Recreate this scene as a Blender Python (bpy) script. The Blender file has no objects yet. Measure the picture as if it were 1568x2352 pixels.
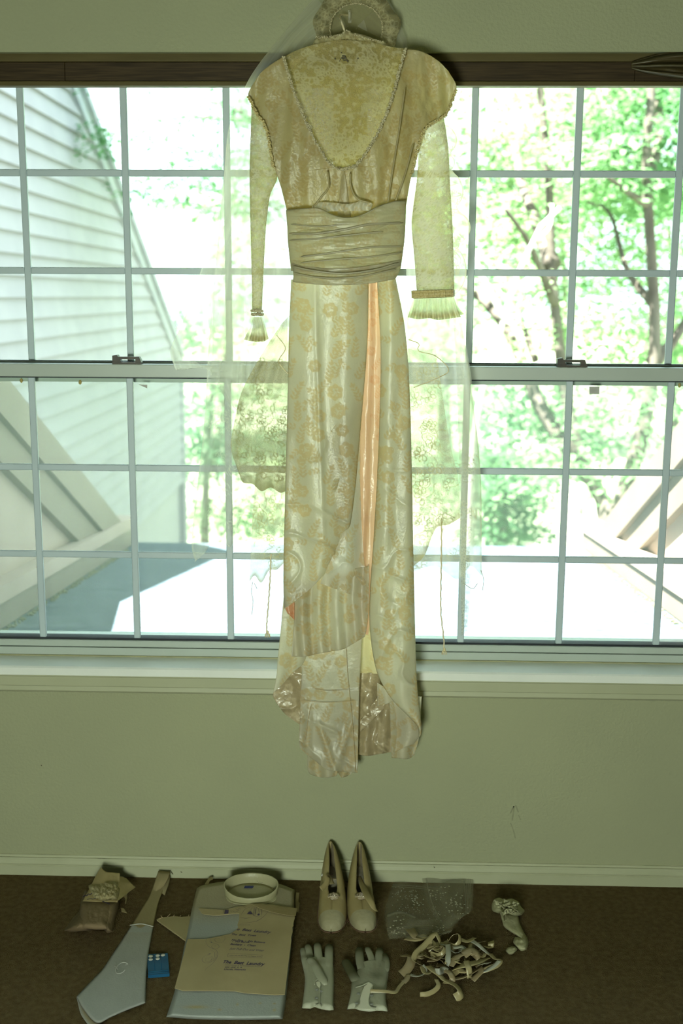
import bpy, bmesh, math, random
import numpy as np
from mathutils import Vector, geometry

# ------------------------------------------------------------------ camera, world, sun, fill light, exposure
scn = bpy.context.scene
COL = scn.collection
W, H, F = 1568.0, 2352.0, 2588.0
PITCH, YAW, ROLL = 0.189605, 0.0265516, 0.005249
EYE = np.array([0.0, 0.0, 1.2125])
fwd = np.array([-math.sin(YAW)*math.cos(PITCH), math.cos(YAW)*math.cos(PITCH), -math.sin(PITCH)])
rgt = np.cross(fwd, [0, 0, 1.0]); rgt /= np.linalg.norm(rgt)
upv = np.cross(rgt, fwd)
rgt, upv = math.cos(ROLL)*rgt + math.sin(ROLL)*upv, math.cos(ROLL)*upv - math.sin(ROLL)*rgt
cam = bpy.data.cameras.new('camera')
camo = bpy.data.objects.new('camera', cam)
COL.objects.link(camo)
from mathutils import Matrix
M = Matrix(((rgt[0], upv[0], -fwd[0], EYE[0]), (rgt[1], upv[1], -fwd[1], EYE[1]), (rgt[2], upv[2], -fwd[2], EYE[2]), (0, 0, 0, 1)))
camo.matrix_world = M
cam.sensor_fit = 'VERTICAL'; cam.sensor_height = 36.0; cam.sensor_width = 24.0
cam.lens = 36.0*F/H
cam.clip_start = 0.05; cam.clip_end = 300
cam.dof.use_dof = True; cam.dof.focus_distance = 2.1; cam.dof.aperture_fstop = 3.6
scn.camera = camo

world = bpy.data.worlds.new('world'); scn.world = world; world.use_nodes = True
bg = world.node_tree.nodes['Background']
bg.inputs[0].default_value = (0.80, 1.0, 1.07, 1); bg.inputs[1].default_value = 3.9

sun = bpy.data.lights.new('sun', 'SUN'); suno = bpy.data.objects.new('sun', sun); COL.objects.link(suno)
sun.energy = 92.0; sun.angle = 0.009; sun.color = (1.0, 1.0, 0.96)
suno.rotation_euler = Vector((0.36, 0.21, -1)).to_track_quat('-Z', 'Y').to_euler(); suno.location = (-4, -2, 9)

def area(name, loc, target, sx, sy, power, col):
    l = bpy.data.lights.new(name, 'AREA'); o = bpy.data.objects.new(name, l); COL.objects.link(o)
    l.shape = 'RECTANGLE'; l.size = sx; l.size_y = sy; l.energy = power; l.color = col
    o.location = loc; o.rotation_euler = (Vector(target)-Vector(loc)).to_track_quat('-Z', 'Y').to_euler()
    return o
area('room_fill', (-0.26, -0.5, 0.78), (-0.05, 2.2, 0.85), 0.30, 0.4, 46, (0.90, 1.0, 0.86))  # fill light added behind and below the camera to brighten the room side

vs = scn.view_settings
scn.display_settings.display_device = 'sRGB'
vs.view_transform = 'Standard'; vs.look = 'None'; vs.gamma = 1.0; vs.use_curve_mapping = False
vs.exposure = 0.0
cy = scn.cycles
cy.max_bounces = 10; cy.diffuse_bounces = 5; cy.glossy_bounces = 3; cy.transmission_bounces = 6
cy.transparent_max_bounces = 40; cy.caustics_reflective = False; cy.caustics_refractive = False
cy.sample_clamp_indirect = 6.0

# ------------------------------------------------------------------ helpers
def ray(px, py):
    px = np.asarray(px, float); py = np.asarray(py, float)
    return fwd + ((px-W/2)/F)[..., None]*rgt - ((py-H/2)/F)[..., None]*upv
def onY(px, py, Y):
    d = ray(px, py); return EYE + d*(np.asarray(Y)/d[..., 1])[..., None]
def onZ(px, py, Z):
    d = ray(px, py); return EYE + d*((np.asarray(Z)-EYE[2])/d[..., 2])[..., None]
def onX(px, py, X):
    d = ray(px, py); return EYE + d*(np.asarray(X)/d[..., 0])[..., None]
def lin(r, g, b):
    f = lambda c: (c/255/12.92 if c/255 <= 0.04045 else ((c/255+0.055)/1.055)**2.4)
    return (f(r), f(g), f(b), 1)

def hsh(ix, iy, seed):
    n = (ix.astype(np.int64)*374761393 + iy.astype(np.int64)*668265263 + seed*144665) & 0x7fffffff
    n = ((n ^ (n >> 13))*1274126177) & 0x7fffffff
    return ((n ^ (n >> 16)) & 0xffff)/65535.0
def vnoise(x, y, seed=0):
    x = np.asarray(x, float); y = np.asarray(y, float)
    ix = np.floor(x); iy = np.floor(y); fx = x-ix; fy = y-iy
    fx = fx*fx*(3-2*fx); fy = fy*fy*(3-2*fy)
    a = hsh(ix, iy, seed); b = hsh(ix+1, iy, seed); c = hsh(ix, iy+1, seed); d = hsh(ix+1, iy+1, seed)
    return (a*(1-fx)+b*fx)*(1-fy)+(c*(1-fx)+d*fx)*fy - 0.5
def fbm(x, y, seed=0, o=3):
    r = 0; a = 1.0
    for i in range(o):
        r = r + a*vnoise(x*2**i, y*2**i, seed+i*17); a *= 0.5
    return r
def ridge(x, y, seed=0):
    return 1-np.abs(vnoise(x, y, seed))*4

def spline(pts, n):
    """smooth resample of a polyline, n+1 points"""
    P = np.array(pts, float)
    if len(P) == 2:
        t = np.linspace(0, 1, n+1)[:, None]; return P[0]*(1-t)+P[1]*t
    d = np.r_[0, np.cumsum(np.maximum(np.linalg.norm(np.diff(P, axis=0), axis=1), 1e-9))]
    s = np.linspace(0, d[-1], n+1)
    E = np.vstack([2*P[0]-P[1], P, 2*P[-1]-P[-2]])
    i = np.clip(np.searchsorted(d, s, side='right')-1, 0, len(P)-2)
    t = ((s-d[i])/(d[i+1]-d[i]))[:, None]
    p0, p1, p2, p3 = E[i], E[i+1], E[i+2], E[i+3]
    return 0.5*((2*p1)+(-p0+p2)*t+(2*p0-5*p1+4*p2-p3)*t*t+(-p0+3*p1-3*p2+p3)*t**3)
def poly_resample(pts, n):
    P = np.array(pts, float)
    d = np.r_[0, np.cumsum(np.linalg.norm(np.diff(P, axis=0), axis=1))]
    s = np.linspace(0, d[-1], n+1)
    return np.stack([np.interp(s, d, P[:, k]) for k in range(P.shape[1])], 1)
def coons(left, right, top, bot, nu, nv, smooth=True):
    rs = spline if smooth else poly_resample
    L = rs(left, nv); R = rs(right, nv)
    T = rs([left[0]]+list(top)+[right[0]], nu); B = rs([left[-1]]+list(bot)+[right[-1]], nu)
    u = np.linspace(0, 1, nu+1)[None, :, None]; v = np.linspace(0, 1, nv+1)[:, None, None]
    S = (1-v)*T[None]+v*B[None]+(1-u)*L[:, None]+u*R[:, None]
    S = S-((1-u)*(1-v)*T[0]+u*(1-v)*T[-1]+(1-u)*v*B[0]+u*v*B[-1])
    U = np.broadcast_to(u[..., 0], S.shape[:2]); V = np.broadcast_to(v[..., 0], S.shape[:2])
    return S[..., 0], S[..., 1], U, V

def link(o, parent=None):
    COL.objects.link(o)
    if parent is not None: o.parent = parent
    return o
ROOT = {}
def origin_of(p):
    return ROOT.get(p.name, np.zeros(3)) if p is not None else np.zeros(3)
def tag(o, label=None, cat=None, group=None, kind=None):
    if label: o['label'] = label
    if cat: o['category'] = cat
    if group: o['group'] = group
    if kind: o['kind'] = kind
    return o
def thing(name, loc, label, cat, group=None):
    o = bpy.data.objects.new(name, None); o.empty_display_size = 0.05
    o.location = loc; COL.objects.link(o); ROOT[o.name] = np.array(loc, float)
    return tag(o, label, cat, group)
def mesh(name, verts, faces, mat, parent=None, smooth=True, attrs=None, thick=0, label=None, cat=None, group=None, kind=None, org=None):
    verts = np.asarray(verts, float).reshape(-1, 3)
    o0 = origin_of(parent) if parent is not None else (np.zeros(3) if org is None else np.asarray(org, float))
    me = bpy.data.meshes.new(name)
    me.from_pydata((verts-o0).tolist(), [], faces.tolist() if isinstance(faces, np.ndarray) else [list(f) for f in faces])
    if smooth: me.shade_smooth()
    if attrs:
        for k, a in attrs.items():
            at = me.attributes.new(k, 'FLOAT', 'POINT'); at.data.foreach_set('value', np.asarray(a, np.float32).ravel())
    me.materials.append(mat)
    o = bpy.data.objects.new(name, me); link(o, parent)
    if parent is None: o.location = o0
    ROOT[o.name] = o0
    if thick:
        m = o.modifiers.new('thickness', 'SOLIDIFY'); m.thickness = thick; m.offset = 0
    return tag(o, label, cat, group, kind)
def gridfaces(n, m, cu=False, flip=False):
    mm = m if cu else m-1
    j, i = np.meshgrid(np.arange(n-1), np.arange(mm), indexing='ij')
    i2 = (i+1) % m
    f = np.stack([j*m+i, j*m+i2, (j+1)*m+i2, (j+1)*m+i], -1).reshape(-1, 4)
    return f[:, ::-1] if flip else f
class MB:
    """collects pieces of one mesh"""
    def __init__(s): s.v = []; s.f = []; s.n = 0
    def add(s, v, f):
        v = np.asarray(v, float).reshape(-1, 3)
        s.v.append(v); s.f += [[int(a)+s.n for a in q] for q in f]; s.n += len(v); return s
    def box(s, a, b):
        x0, y0, z0 = a; x1, y1, z1 = b
        v = [(x, y, z) for z in (z0, z1) for y in (y0, y1) for x in (x0, x1)]
        return s.add(v, [(0, 2, 3, 1), (4, 5, 7, 6), (0, 1, 5, 4), (2, 6, 7, 3), (0, 4, 6, 2), (1, 3, 7, 5)])
    def prism(s, poly, d):
        """poly: list of 3d points, extruded by vector d"""
        P = np.array(poly, float); n = len(P); Q = P+np.array(d, float)
        f = [list(range(n))[::-1], list(range(n, 2*n))]+[[i, (i+1) % n, n+(i+1) % n, n+i] for i in range(n)]
        return s.add(np.vstack([P, Q]), f)
    def tube(s, pts, rad, k=8, cap=True, flat=None):
        P = np.array(pts, float); n = len(P); rad = np.broadcast_to(np.asarray(rad, float), (n,))
        T = np.gradient(P, axis=0); T /= np.linalg.norm(T, axis=1)[:, None]+1e-12
        a = np.array([0, 0, 1.0]) if abs(T[0][2]) < .9 else np.array([1.0, 0, 0])
        N = []; v = a-T[0]*a.dot(T[0])
        for t in T:
            v = v-t*v.dot(t); v /= np.linalg.norm(v)+1e-12; N.append(v)
        N = np.array(N); B = np.cross(T, N)
        th = np.arange(k)*2*math.pi/k
        V = P[:, None]+rad[:, None, None]*(np.cos(th)[None, :, None]*N[:, None]+np.sin(th)[None, :, None]*B[:, None])
        if flat: V[..., 2] = P[:, None, 2]+(V[..., 2]-P[:, None, 2])*flat
        f = gridfaces(n, k, True).tolist()
        if cap: f += [list(range(k))[::-1], [(n-1)*k+i for i in range(k)]]
        return s.add(V, f)
    def blob(s, c, r, k=6, rings=4):
        c = np.array(c, float); r = np.broadcast_to(np.asarray(r, float), (3,))
        ph = np.linspace(-math.pi/2, math.pi/2, rings+1)[1:-1]; th = np.arange(k)*2*math.pi/k
        V = [c+r*np.array([math.cos(p)*math.cos(t), math.cos(p)*math.sin(t), math.sin(p)]) for p in ph for t in th]
        n = len(V); V += [c-r*[0, 0, 1], c+r*[0, 0, 1]]
        f = gridfaces(rings-1, k, True).tolist()
        f += [[n, (i+1) % k, i] for i in range(k)]+[[n+1, (rings-2)*k+i, (rings-2)*k+(i+1) % k] for i in range(k)]
        return s.add(V, f)
    def build(s, name, mat, parent=None, **kw):
        return mesh(name, np.vstack(s.v), s.f, mat, parent, **kw)
def boxpart(name, a, b, mat, parent=None, **kw):
    kw.setdefault('smooth', False)
    return MB().box(a, b).build(name, mat, parent, **kw)
def bevel(o, w, seg=2):
    m = o.modifiers.new('bevel', 'BEVEL'); m.width = w; m.segments = seg; m.limit_method = 'ANGLE'; return o

# ------------------------------------------------------------------ materials
def newmat(name):
    m = bpy.data.materials.new(name); m.use_nodes = True
    nt = m.node_tree; nt.nodes.clear()
    out = nt.nodes.new('ShaderNodeOutputMaterial')
    return m, nt, out
def N(nt, t, **kw):
    n = nt.nodes.new(t)
    for k, v in kw.items(): setattr(n, k, v)
    return n
def noise_col(nt, c1, c2, scale, detail=3, stretch=None, lo=0.35, hi=0.65):
    tc = N(nt, 'ShaderNodeTexCoord'); mp = N(nt, 'ShaderNodeMapping')
    if stretch: mp.inputs['Scale'].default_value = stretch
    nt.links.new(tc.outputs['Object'], mp.inputs[0])
    no = N(nt, 'ShaderNodeTexNoise'); no.inputs['Scale'].default_value = scale; no.inputs['Detail'].default_value = detail
    nt.links.new(mp.outputs[0], no.inputs['Vector'])
    rp = N(nt, 'ShaderNodeValToRGB'); rp.color_ramp.elements[0].position = lo; rp.color_ramp.elements[1].position = hi
    rp.color_ramp.elements[0].color = c1; rp.color_ramp.elements[1].color = c2
    nt.links.new(no.outputs['Fac'], rp.inputs[0])
    return rp, no
def mat_solid(name, c1, c2=None, scale=20, rough=0.6, bump=0, bscale=None, stretch=None, spec=0.3, metallic=0, detail=3):
    m, nt, out = newmat(name)
    p = N(nt, 'ShaderNodeBsdfPrincipled'); p.inputs['Roughness'].default_value = rough
    p.inputs['Specular IOR Level'].default_value = spec; p.inputs['Metallic'].default_value = metallic
    rp, no = noise_col(nt, c1, c2 or c1, scale, detail, stretch)
    nt.links.new(rp.outputs[0], p.inputs['Base Color'])
    if bump:
        n2 = N(nt, 'ShaderNodeTexNoise'); n2.inputs['Scale'].default_value = bscale or scale; n2.inputs['Detail'].default_value = 3
        tc = N(nt, 'ShaderNodeTexCoord'); nt.links.new(tc.outputs['Object'], n2.inputs['Vector'])
        b = N(nt, 'ShaderNodeBump'); b.inputs['Strength'].default_value = bump; b.inputs['Distance'].default_value = 0.01
        nt.links.new(n2.outputs['Fac'], b.inputs['Height']); nt.links.new(b.outputs[0], p.inputs['Normal'])
    nt.links.new(p.outputs[0], out.inputs[0])
    return m
def mat_cloth(name, base, motif=None, transl=0.45, gloss=0.12, grough=0.35, alpha=1.0, amotif=None, attr=True, net=0, netscale=900, bump=0.25, bscale=220, tcol=None, weave=0, dk=1.0):
    """cloth: diffuse + translucent + sheen; 'pat' point attribute drives the woven motif; optional net holes"""
    m, nt, out = newmat(name); L = nt.links.new
    tc = N(nt, 'ShaderNodeTexCoord')
    at = N(nt, 'ShaderNodeAttribute', attribute_name='pat')
    mx = N(nt, 'ShaderNodeMix', data_type='RGBA')
    mx.inputs['A'].default_value = base; mx.inputs['B'].default_value = motif or base
    L(at.outputs['Fac'], mx.inputs['Factor'])
    no = N(nt, 'ShaderNodeTexNoise'); no.inputs['Scale'].default_value = 14; no.inputs['Detail'].default_value = 4
    L(tc.outputs['Object'], no.inputs['Vector'])
    hs = N(nt, 'ShaderNodeHueSaturation')
    mr = N(nt, 'ShaderNodeMapRange'); mr.inputs['To Min'].default_value = 0.86; mr.inputs['To Max'].default_value = 1.1
    L(no.outputs['Fac'], mr.inputs[0]); L(mr.outputs[0], hs.inputs['Value']); L(mx.outputs['Result'], hs.inputs['Color'])
    bp = N(nt, 'ShaderNodeBump'); bp.inputs['Strength'].default_value = bump; bp.inputs['Distance'].default_value = 0.004
    n2 = N(nt, 'ShaderNodeTexNoise'); n2.inputs['Scale'].default_value = bscale; n2.inputs['Detail'].default_value = 2
    L(tc.outputs['Object'], n2.inputs['Vector']); L(n2.outputs['Fac'], bp.inputs['Height'])
    d = N(nt, 'ShaderNodeBsdfDiffuse'); t = N(nt, 'ShaderNodeBsdfTranslucent'); g = N(nt, 'ShaderNodeBsdfGlossy')
    g.inputs['Roughness'].default_value = grough; g.inputs['Color'].default_value = (0.9, 0.92, 0.85, 1)
    dkn = N(nt, 'ShaderNodeMix', data_type='RGBA', blend_type='MULTIPLY'); dkn.inputs['Factor'].default_value = 1.0; dkn.inputs['B'].default_value = (dk, dk, dk, 1)
    L(hs.outputs[0], dkn.inputs['A']); L(dkn.outputs['Result'], d.inputs['Color']); L(bp.outputs[0], d.inputs['Normal']); L(bp.outputs[0], g.inputs['Normal'])
    if tcol: t.inputs['Color'].default_value = tcol
    else: L(hs.outputs[0], t.inputs['Color'])
    m1 = N(nt, 'ShaderNodeMixShader'); m1.inputs[0].default_value = transl
    L(d.outputs[0], m1.inputs[1]); L(t.outputs[0], m1.inputs[2])
    m2 = N(nt, 'ShaderNodeMixShader')
    sg = N(nt, 'ShaderNodeMath', operation='MULTIPLY_ADD'); sg.inputs[1].default_value = -gloss*0.75; sg.inputs[2].default_value = gloss
    L(at.outputs['Fac'], sg.inputs[0]); L(sg.outputs[0], m2.inputs[0])
    L(m1.outputs[0], m2.inputs[1]); L(g.outputs[0], m2.inputs[2])
    last = m2
    if alpha < 1 or net:
        tr = N(nt, 'ShaderNodeBsdfTransparent'); m3 = N(nt, 'ShaderNodeMixShader')
        fac = N(nt, 'ShaderNodeMix', data_type='FLOAT')
        fac.inputs['A'].default_value = alpha; fac.inputs['B'].default_value = amotif if amotif is not None else alpha
        L(at.outputs['Fac'], fac.inputs['Factor'])
        src = fac.outputs['Result']
        if net:
            vo = N(nt, 'ShaderNodeTexVoronoi', feature='DISTANCE_TO_EDGE'); vo.inputs['Scale'].default_value = netscale
            L(tc.outputs['Object'], vo.inputs['Vector'])
            v2 = N(nt, 'ShaderNodeMapRange'); v2.inputs['From Min'].default_value = 0.02; v2.inputs['From Max'].default_value = 0.30
            v2.inputs['To Min'].default_value = 1.0; v2.inputs['To Max'].default_value = 1.0-net
            L(vo.outputs['Distance'], v2.inputs[0])
            # motif areas are closed cloth, ground is net
            mm = N(nt, 'ShaderNodeMix', data_type='FLOAT'); mm.inputs['B'].default_value = 1.0
            L(at.outputs['Fac'], mm.inputs['Factor']); L(v2.outputs[0], mm.inputs['A'])
            mu = N(nt, 'ShaderNodeMath', operation='MULTIPLY'); L(src, mu.inputs[0]); L(mm.outputs['Result'], mu.inputs[1]); src = mu.outputs[0]
        L(src, m3.inputs[0]); L(tr.outputs[0], m3.inputs[1]); L(last.outputs[0], m3.inputs[2]); last = m3
    L(last.outputs[0], out.inputs[0])
    return m
def mat_glass(name, fac=0.06, tint=(0.97, 1.0, 0.98, 1), dirt=0.0):
    m, nt, out = newmat(name); L = nt.links.new
    tr = N(nt, 'ShaderNodeBsdfTransparent'); tr.inputs[0].default_value = tint
    g = N(nt, 'ShaderNodeBsdfGlossy'); g.inputs['Roughness'].default_value = 0.02
    lw = N(nt, 'ShaderNodeFresnel'); lw.inputs[0].default_value = 1.15
    m1 = N(nt, 'ShaderNodeMixShader'); L(lw.outputs[0], m1.inputs[0]); L(tr.outputs[0], m1.inputs[1]); L(g.outputs[0], m1.inputs[2])
    last = m1
    if dirt:
        d = N(nt, 'ShaderNodeBsdfTranslucent'); d.inputs[0].default_value = (0.9, 0.9, 0.85, 1)
        no = N(nt, 'ShaderNodeTexNoise'); no.inputs['Scale'].default_value = 5; tc = N(nt, 'ShaderNodeTexCoord'); L(tc.outputs['Object'], no.inputs['Vector'])
        mr = N(nt, 'ShaderNodeMapRange'); mr.inputs['To Max'].default_value = dirt; L(no.outputs['Fac'], mr.inputs[0])
        m2 = N(nt, 'ShaderNodeMixShader'); L(mr.outputs[0], m2.inputs[0]); L(last.outputs[0], m2.inputs[1]); L(d.outputs[0], m2.inputs[2]); last = m2
    L(last.outputs[0], out.inputs[0]); return m
def mat_leaf(name, c1, c2, scale=1.2, tr=0.5):
    m, nt, out = newmat(name); L = nt.links.new
    rp, no = noise_col(nt, c1, c2, scale, 4)
    d = N(nt, 'ShaderNodeBsdfDiffuse'); t = N(nt, 'ShaderNodeBsdfTranslucent')
    L(rp.outputs[0], d.inputs[0]); L(rp.outputs[0], t.inputs[0])
    mx = N(nt, 'ShaderNodeMixShader'); mx.inputs[0].default_value = tr
    L(d.outputs[0], mx.inputs[1]); L(t.outputs[0], mx.inputs[2]); L(mx.outputs[0], out.inputs[0]); return m

m_wall = mat_solid('wall_paint', (0.335, 0.350, 0.215, 1), (0.355, 0.370, 0.225, 1), 4, 0.85, bump=0.25, bscale=160, spec=0.1)
m_room = mat_solid('room_paint', (0.24, 0.25, 0.18, 1), (0.27, 0.28, 0.20, 1), 3, 0.9, spec=0.1)
m_carpet = mat_solid('carpet_pile', (0.135, 0.098, 0.045, 1), (0.18, 0.135, 0.065, 1), 90, 1.0, bump=1.0, bscale=420, spec=0.0, detail=6)
m_trim = mat_solid('painted_trim', (0.40, 0.415, 0.265, 1), (0.43, 0.445, 0.29, 1), 9, 0.42, spec=0.35)
m_sill = mat_solid('sill_paint', (0.82, 0.86, 0.78, 1), (0.86, 0.90, 0.82, 1), 12, 0.22, bump=0.03, bscale=90, spec=1.0)
m_vinyl = mat_solid('white_vinyl', (0.44, 0.50, 0.44, 1), (0.47, 0.53, 0.47, 1), 6, 0.35, spec=0.4)
m_grid = mat_solid('grille_vinyl', (0.48, 0.58, 0.60, 1), (0.52, 0.62, 0.64, 1), 6, 0.4, spec=0.3)
m_gasket = mat_solid('dark_gasket', (0.02, 0.025, 0.03, 1), None, 6, 0.6)
m_lock = mat_solid('lock_metal', (0.05, 0.045, 0.035, 1), (0.08, 0.07, 0.05, 1), 40, 0.45, spec=0.4)
m_glass = mat_glass('window_glass'); m_glass2 = mat_glass('dusty_glass', dirt=0.035)
m_wood = mat_solid('dark_wood', (0.030, 0.020, 0.008, 1), (0.060, 0.040, 0.016, 1), 14, 0.5, stretch=(1, 6, 22), spec=0.2, detail=6)
m_woodl = mat_solid('olive_strip', (0.085, 0.068, 0.022, 1), (0.105, 0.085, 0.030, 1), 8, 0.55, stretch=(1, 4, 10), spec=0.2)
# ------------------------------------------------------------------ the room
YW = 2.20          # inner face of the window wall
YS, YU = 2.26, 2.30  # faces of lower and upper sashes
X0, X1 = -0.945, 0.855
Z0, Z1 = 0.4665, 1.654
YE = 2.44
wb = MB()
wb.box((-2.0, YW, -0.05), (2.0, YE, Z0-0.02)).box((-2.0, YW, Z1), (2.0, YE, 2.42)).box((-2.0, YW, Z0-0.02), (X0, YE, Z1)).box((X1, YW, Z0-0.02), (2.0, YE, Z1))
wb.build('wall_back', m_wall, smooth=False, kind='structure')
boxpart('floor', (-2.0, -3.0, -0.06), (2.0, YW, 0.0), m_carpet, kind='structure')
boxpart('ceiling', (-2.0, -3.0, 2.42), (2.0, YE, 2.5), m_room, kind='structure')
boxpart('wall_left', (-2.1, -3.0, -0.05), (-2.0, YE, 2.5), m_room, kind='structure')
boxpart('wall_right', (2.0, -3.0, -0.05), (2.1, YE, 2.5), m_room, kind='structure')
boxpart('wall_front', (-2.1, -3.1, -0.05), (2.1, -3.0, 2.5), m_room, kind='structure')
def profile(name, prof, x0, x1, mat, **kw):
    """extrude a (y,z) profile along x"""
    n = len(prof)
    v = [(x0, y, z) for y, z in prof]+[(x1, y, z) for y, z in prof]
    f = [[i, i+1, n+i+1, n+i] for i in range(n-1)]+[[n-1, 0, n, 2*n-1], list(range(n)), list(range(2*n-1, n-1, -1))]
    return mesh(name, v, f, mat, smooth=False, **kw)
ZB1 = float(onY(784, 1980, YW-0.006)[2]); ZB2 = float(onY(784, 2001, YW-0.012)[2])
profile('baseboard_back', [(YW, 0), (YW-0.013, 0), (YW-0.013, ZB2-0.001), (YW-0.0105, ZB2+0.001), (YW-0.012, ZB2+0.004), (YW-0.0085, ZB2+0.010), (YW-0.0075, ZB2+0.016), (YW-0.004, ZB1-0.002), (YW-0.003, ZB1+0.002), (YW, ZB1+0.003)], -1.99, 1.99, m_trim, kind='structure')
# sill board (stool) and its moulded apron
zs = Z0
st = profile('trim_1', [(YW+0.06, zs), (YW-0.016, zs), (YW-0.020, zs-0.003), (YW-0.020, zs-0.018), (YW-0.015, zs-0.020), (YW+0.06, zs-0.020)], -0.99, 0.90, m_sill, kind='structure')
za1 = float(onY(784, 1562, YW-0.01)[2]); za2 = float(onY(784, 1602, YW-0.008)[2])
profile('trim_2', [(YW, zs-0.020), (YW-0.011, zs-0.020), (YW-0.011, za1), (YW-0.0085, za1-0.002), (YW-0.0085, za2+0.017), (YW-0.0065, za2+0.015), (YW-0.0075, za2+0.006), (YW-0.004, za2+0.003), (YW, za2)], -0.97, 0.88, m_trim, kind='structure')
# caulk-yellow joint, specks and dead insects lying on the sill
m_speck = mat_solid('dead_insect', (0.06, 0.04, 0.02, 1), (0.12, 0.08, 0.04, 1), 300, 0.7)
def bug(px, py, r, label):
    c = onZ(px, py, zs); b = MB()
    b.blob(c+[0, 0, r*.35], (r, r*.6, r*.35)); b.blob(c+[r*1.1, .001, r*.3], (r*.5, r*.4, r*.3))
    for s in (-1, 1):
        for k in (-.5, 0, .5):
            b.tube([c+[k*r, s*r*.4, r*.4], c+[k*r*1.6, s*r*1.1, r*.6], c+[k*r*2, s*r*1.5, 0.0002]], r*.07, 4)
    b.build('dead_insect', m_speck, org=c, label=label, cat='insect')
bug(1345, 1513, 0.0055, 'small dark dead insect on the right of the white window sill')
bug(966, 1507, 0.0070, 'curled brown dead insect on the sill just right of the gown')

# ------------------------------------------------------------------ the two windows
def window(name, x0, x1, ux, lx):
    w = bpy.data.objects.new(name, None); COL.objects.link(w); w.location = ((x0+x1)/2, YS, Z0); ROOT[w.name] = np.array(w.location)
    tag(w, kind='structure')
    zt = 1.655; zm0, zm1 = 1.0496, 1.0757      # meeting rail
    zb0, zb1 = 0.4855, 0.503                    # bottom rail
    f = MB()
    f.box((x0, YS-.012, Z0-.002), (x0+.012, YU+.07, zt)).box((x1-.012, YS-.012, Z0-.002), (x1, YU+.07, zt)).box((x0+.012, YS-.006, Z0-.002), (x1-.012, YU+.07, zb0-.001))
    f.build('window_frame', m_vinyl, w, smooth=False)
    # lower sash
    s = MB()
    s.box((x0+.012, YS, zb0), (x0+.032, YS+.03, zm0)).box((x1-.032, YS, zb0), (x1-.012, YS+.03, zm0))
    s.build('sash_stiles', m_vinyl, w, smooth=False)
    bevel(boxpart('meeting_rail', (x0+.012, YS-.004, zm0), (x1-.012, YS+.032, zm1), m_vinyl, w), .002)
    bevel(boxpart('bottom_rail', (x0+.012, YS-.004, zb0), (x1-.012, YS+.03, zb1-.003), m_vinyl, w), .002)
    boxpart('glazing_strip', (x0+.03, YS+.002, zb1-.003), (x1-.03, YS+.026, zb1+.001), m_gasket, w)
    boxpart('rail_gasket', (x0+.03, YS+.000, zm0-.0022), (x1-.03, YS+.030, zm0), m_gasket, w)
    boxpart('sash_lip', (x0+.012, YS+.036, zm1-.03), (x1-.012, YS+.066, zm1+.004), m_vinyl, w)
    boxpart('lip_gasket', (x0+.03, YS+.033, zm1+.0035), (x1-.03, YS+.036, zm1+.0052), m_gasket, w)
    # upper sash sits further out; its own lower rail shows as a pale strip under the meeting rail
    boxpart('upper_rail', (x0+.012, YU+.01, 1.036), (x1-.012, YU+.03, 1.07), m_vinyl, w)
    s = MB().box((x0+.012, YU, 1.07), (x0+.032, YU+.03, zt)).box((x1-.032, YU, 1.07), (x1-.012, YU+.03, zt))
    s.build('upper_stiles', m_vinyl, w, smooth=False)
    gx = [x0+.03]+ux+[x1-.03]; gz = [1.0757, 1.2593, 1.449, zt-.005]
    def grille(gx, gz, yc, wd, gm, mats):
        for i, x in enumerate(gx[1:-1]):
            bevel(boxpart('muntin', (x-wd/2, yc-.004, gz[0]), (x+wd/2, yc+.004, gz[-1]), mats, w), .0015, 1)
        for z in gz[1:-1]:
            for a, b in zip(gx[:-1], gx[1:]):
                bevel(boxpart('muntin', (a+(wd/2 if a != gx[0] else 0), yc-.0035, z-wd/2), (b-(wd/2 if b != gx[-1] else 0), yc+.0035, z+wd/2), mats, w), .0015, 1)
        for za, zb in zip(gz[:-1], gz[1:]):
            for a, b in zip(gx[:-1], gx[1:]):
                boxpart('pane', (a, yc+.006, za), (b, yc+.009, zb), gm, w)
    grille(gx, gz, YU+.006, .0135, m_glass, m_grid)
    gx = [x0+.03]+lx+[x1-.03]; gz = [zb1, .6828, .865, zm0]
    grille(gx, gz, YS+.006, .0135, m_glass2, m_grid)
    boxpart('insect_screen', (x0+.02, YU+.055, zb0), (x1-.02, YU+.0555, 1.06), m_screen, w)
    boxpart('caulk_bead', (x0, YS-.010, Z0-.001), (x1, YS-.005, Z0+.0022), m_caulk, w)
    return w
m_caulk = mat_solid('yellowed_caulk', (0.30, 0.30, 0.16, 1), (0.36, 0.35, 0.2, 1), 30, .6)
def mk_screen():
    m, nt, out = newmat('insect_mesh'); L = nt.links.new
    tr = N(nt, 'ShaderNodeBsdfTransparent'); d = N(nt, 'ShaderNodeBsdfDiffuse'); d.inputs[0].default_value = (0.30, 0.35, 0.30, 1)
    t = N(nt, 'ShaderNodeBsdfTranslucent'); t.inputs[0].default_value = (0.42, 0.50, 0.40, 1)
    m1 = N(nt, 'ShaderNodeMixShader'); m1.inputs[0].default_value = .5; L(d.outputs[0], m1.inputs[1]); L(t.outputs[0], m1.inputs[2])
    m2 = N(nt, 'ShaderNodeMixShader'); m2.inputs[0].default_value = .20; L(tr.outputs[0], m2.inputs[1]); L(m1.outputs[0], m2.inputs[2]); L(m2.outputs[0], out.inputs[0]); return m
m_screen = mk_screen()
w1 = window('window_1', -0.945, -0.049, [-0.696, -0.4925, -0.2907], [-0.687, -0.4877, -0.2907])
w2 = window('window_2', -0.047, 0.855, [0.1947, 0.3965, 0.5955], [0.1896, 0.3932, 0.5943])
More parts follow.
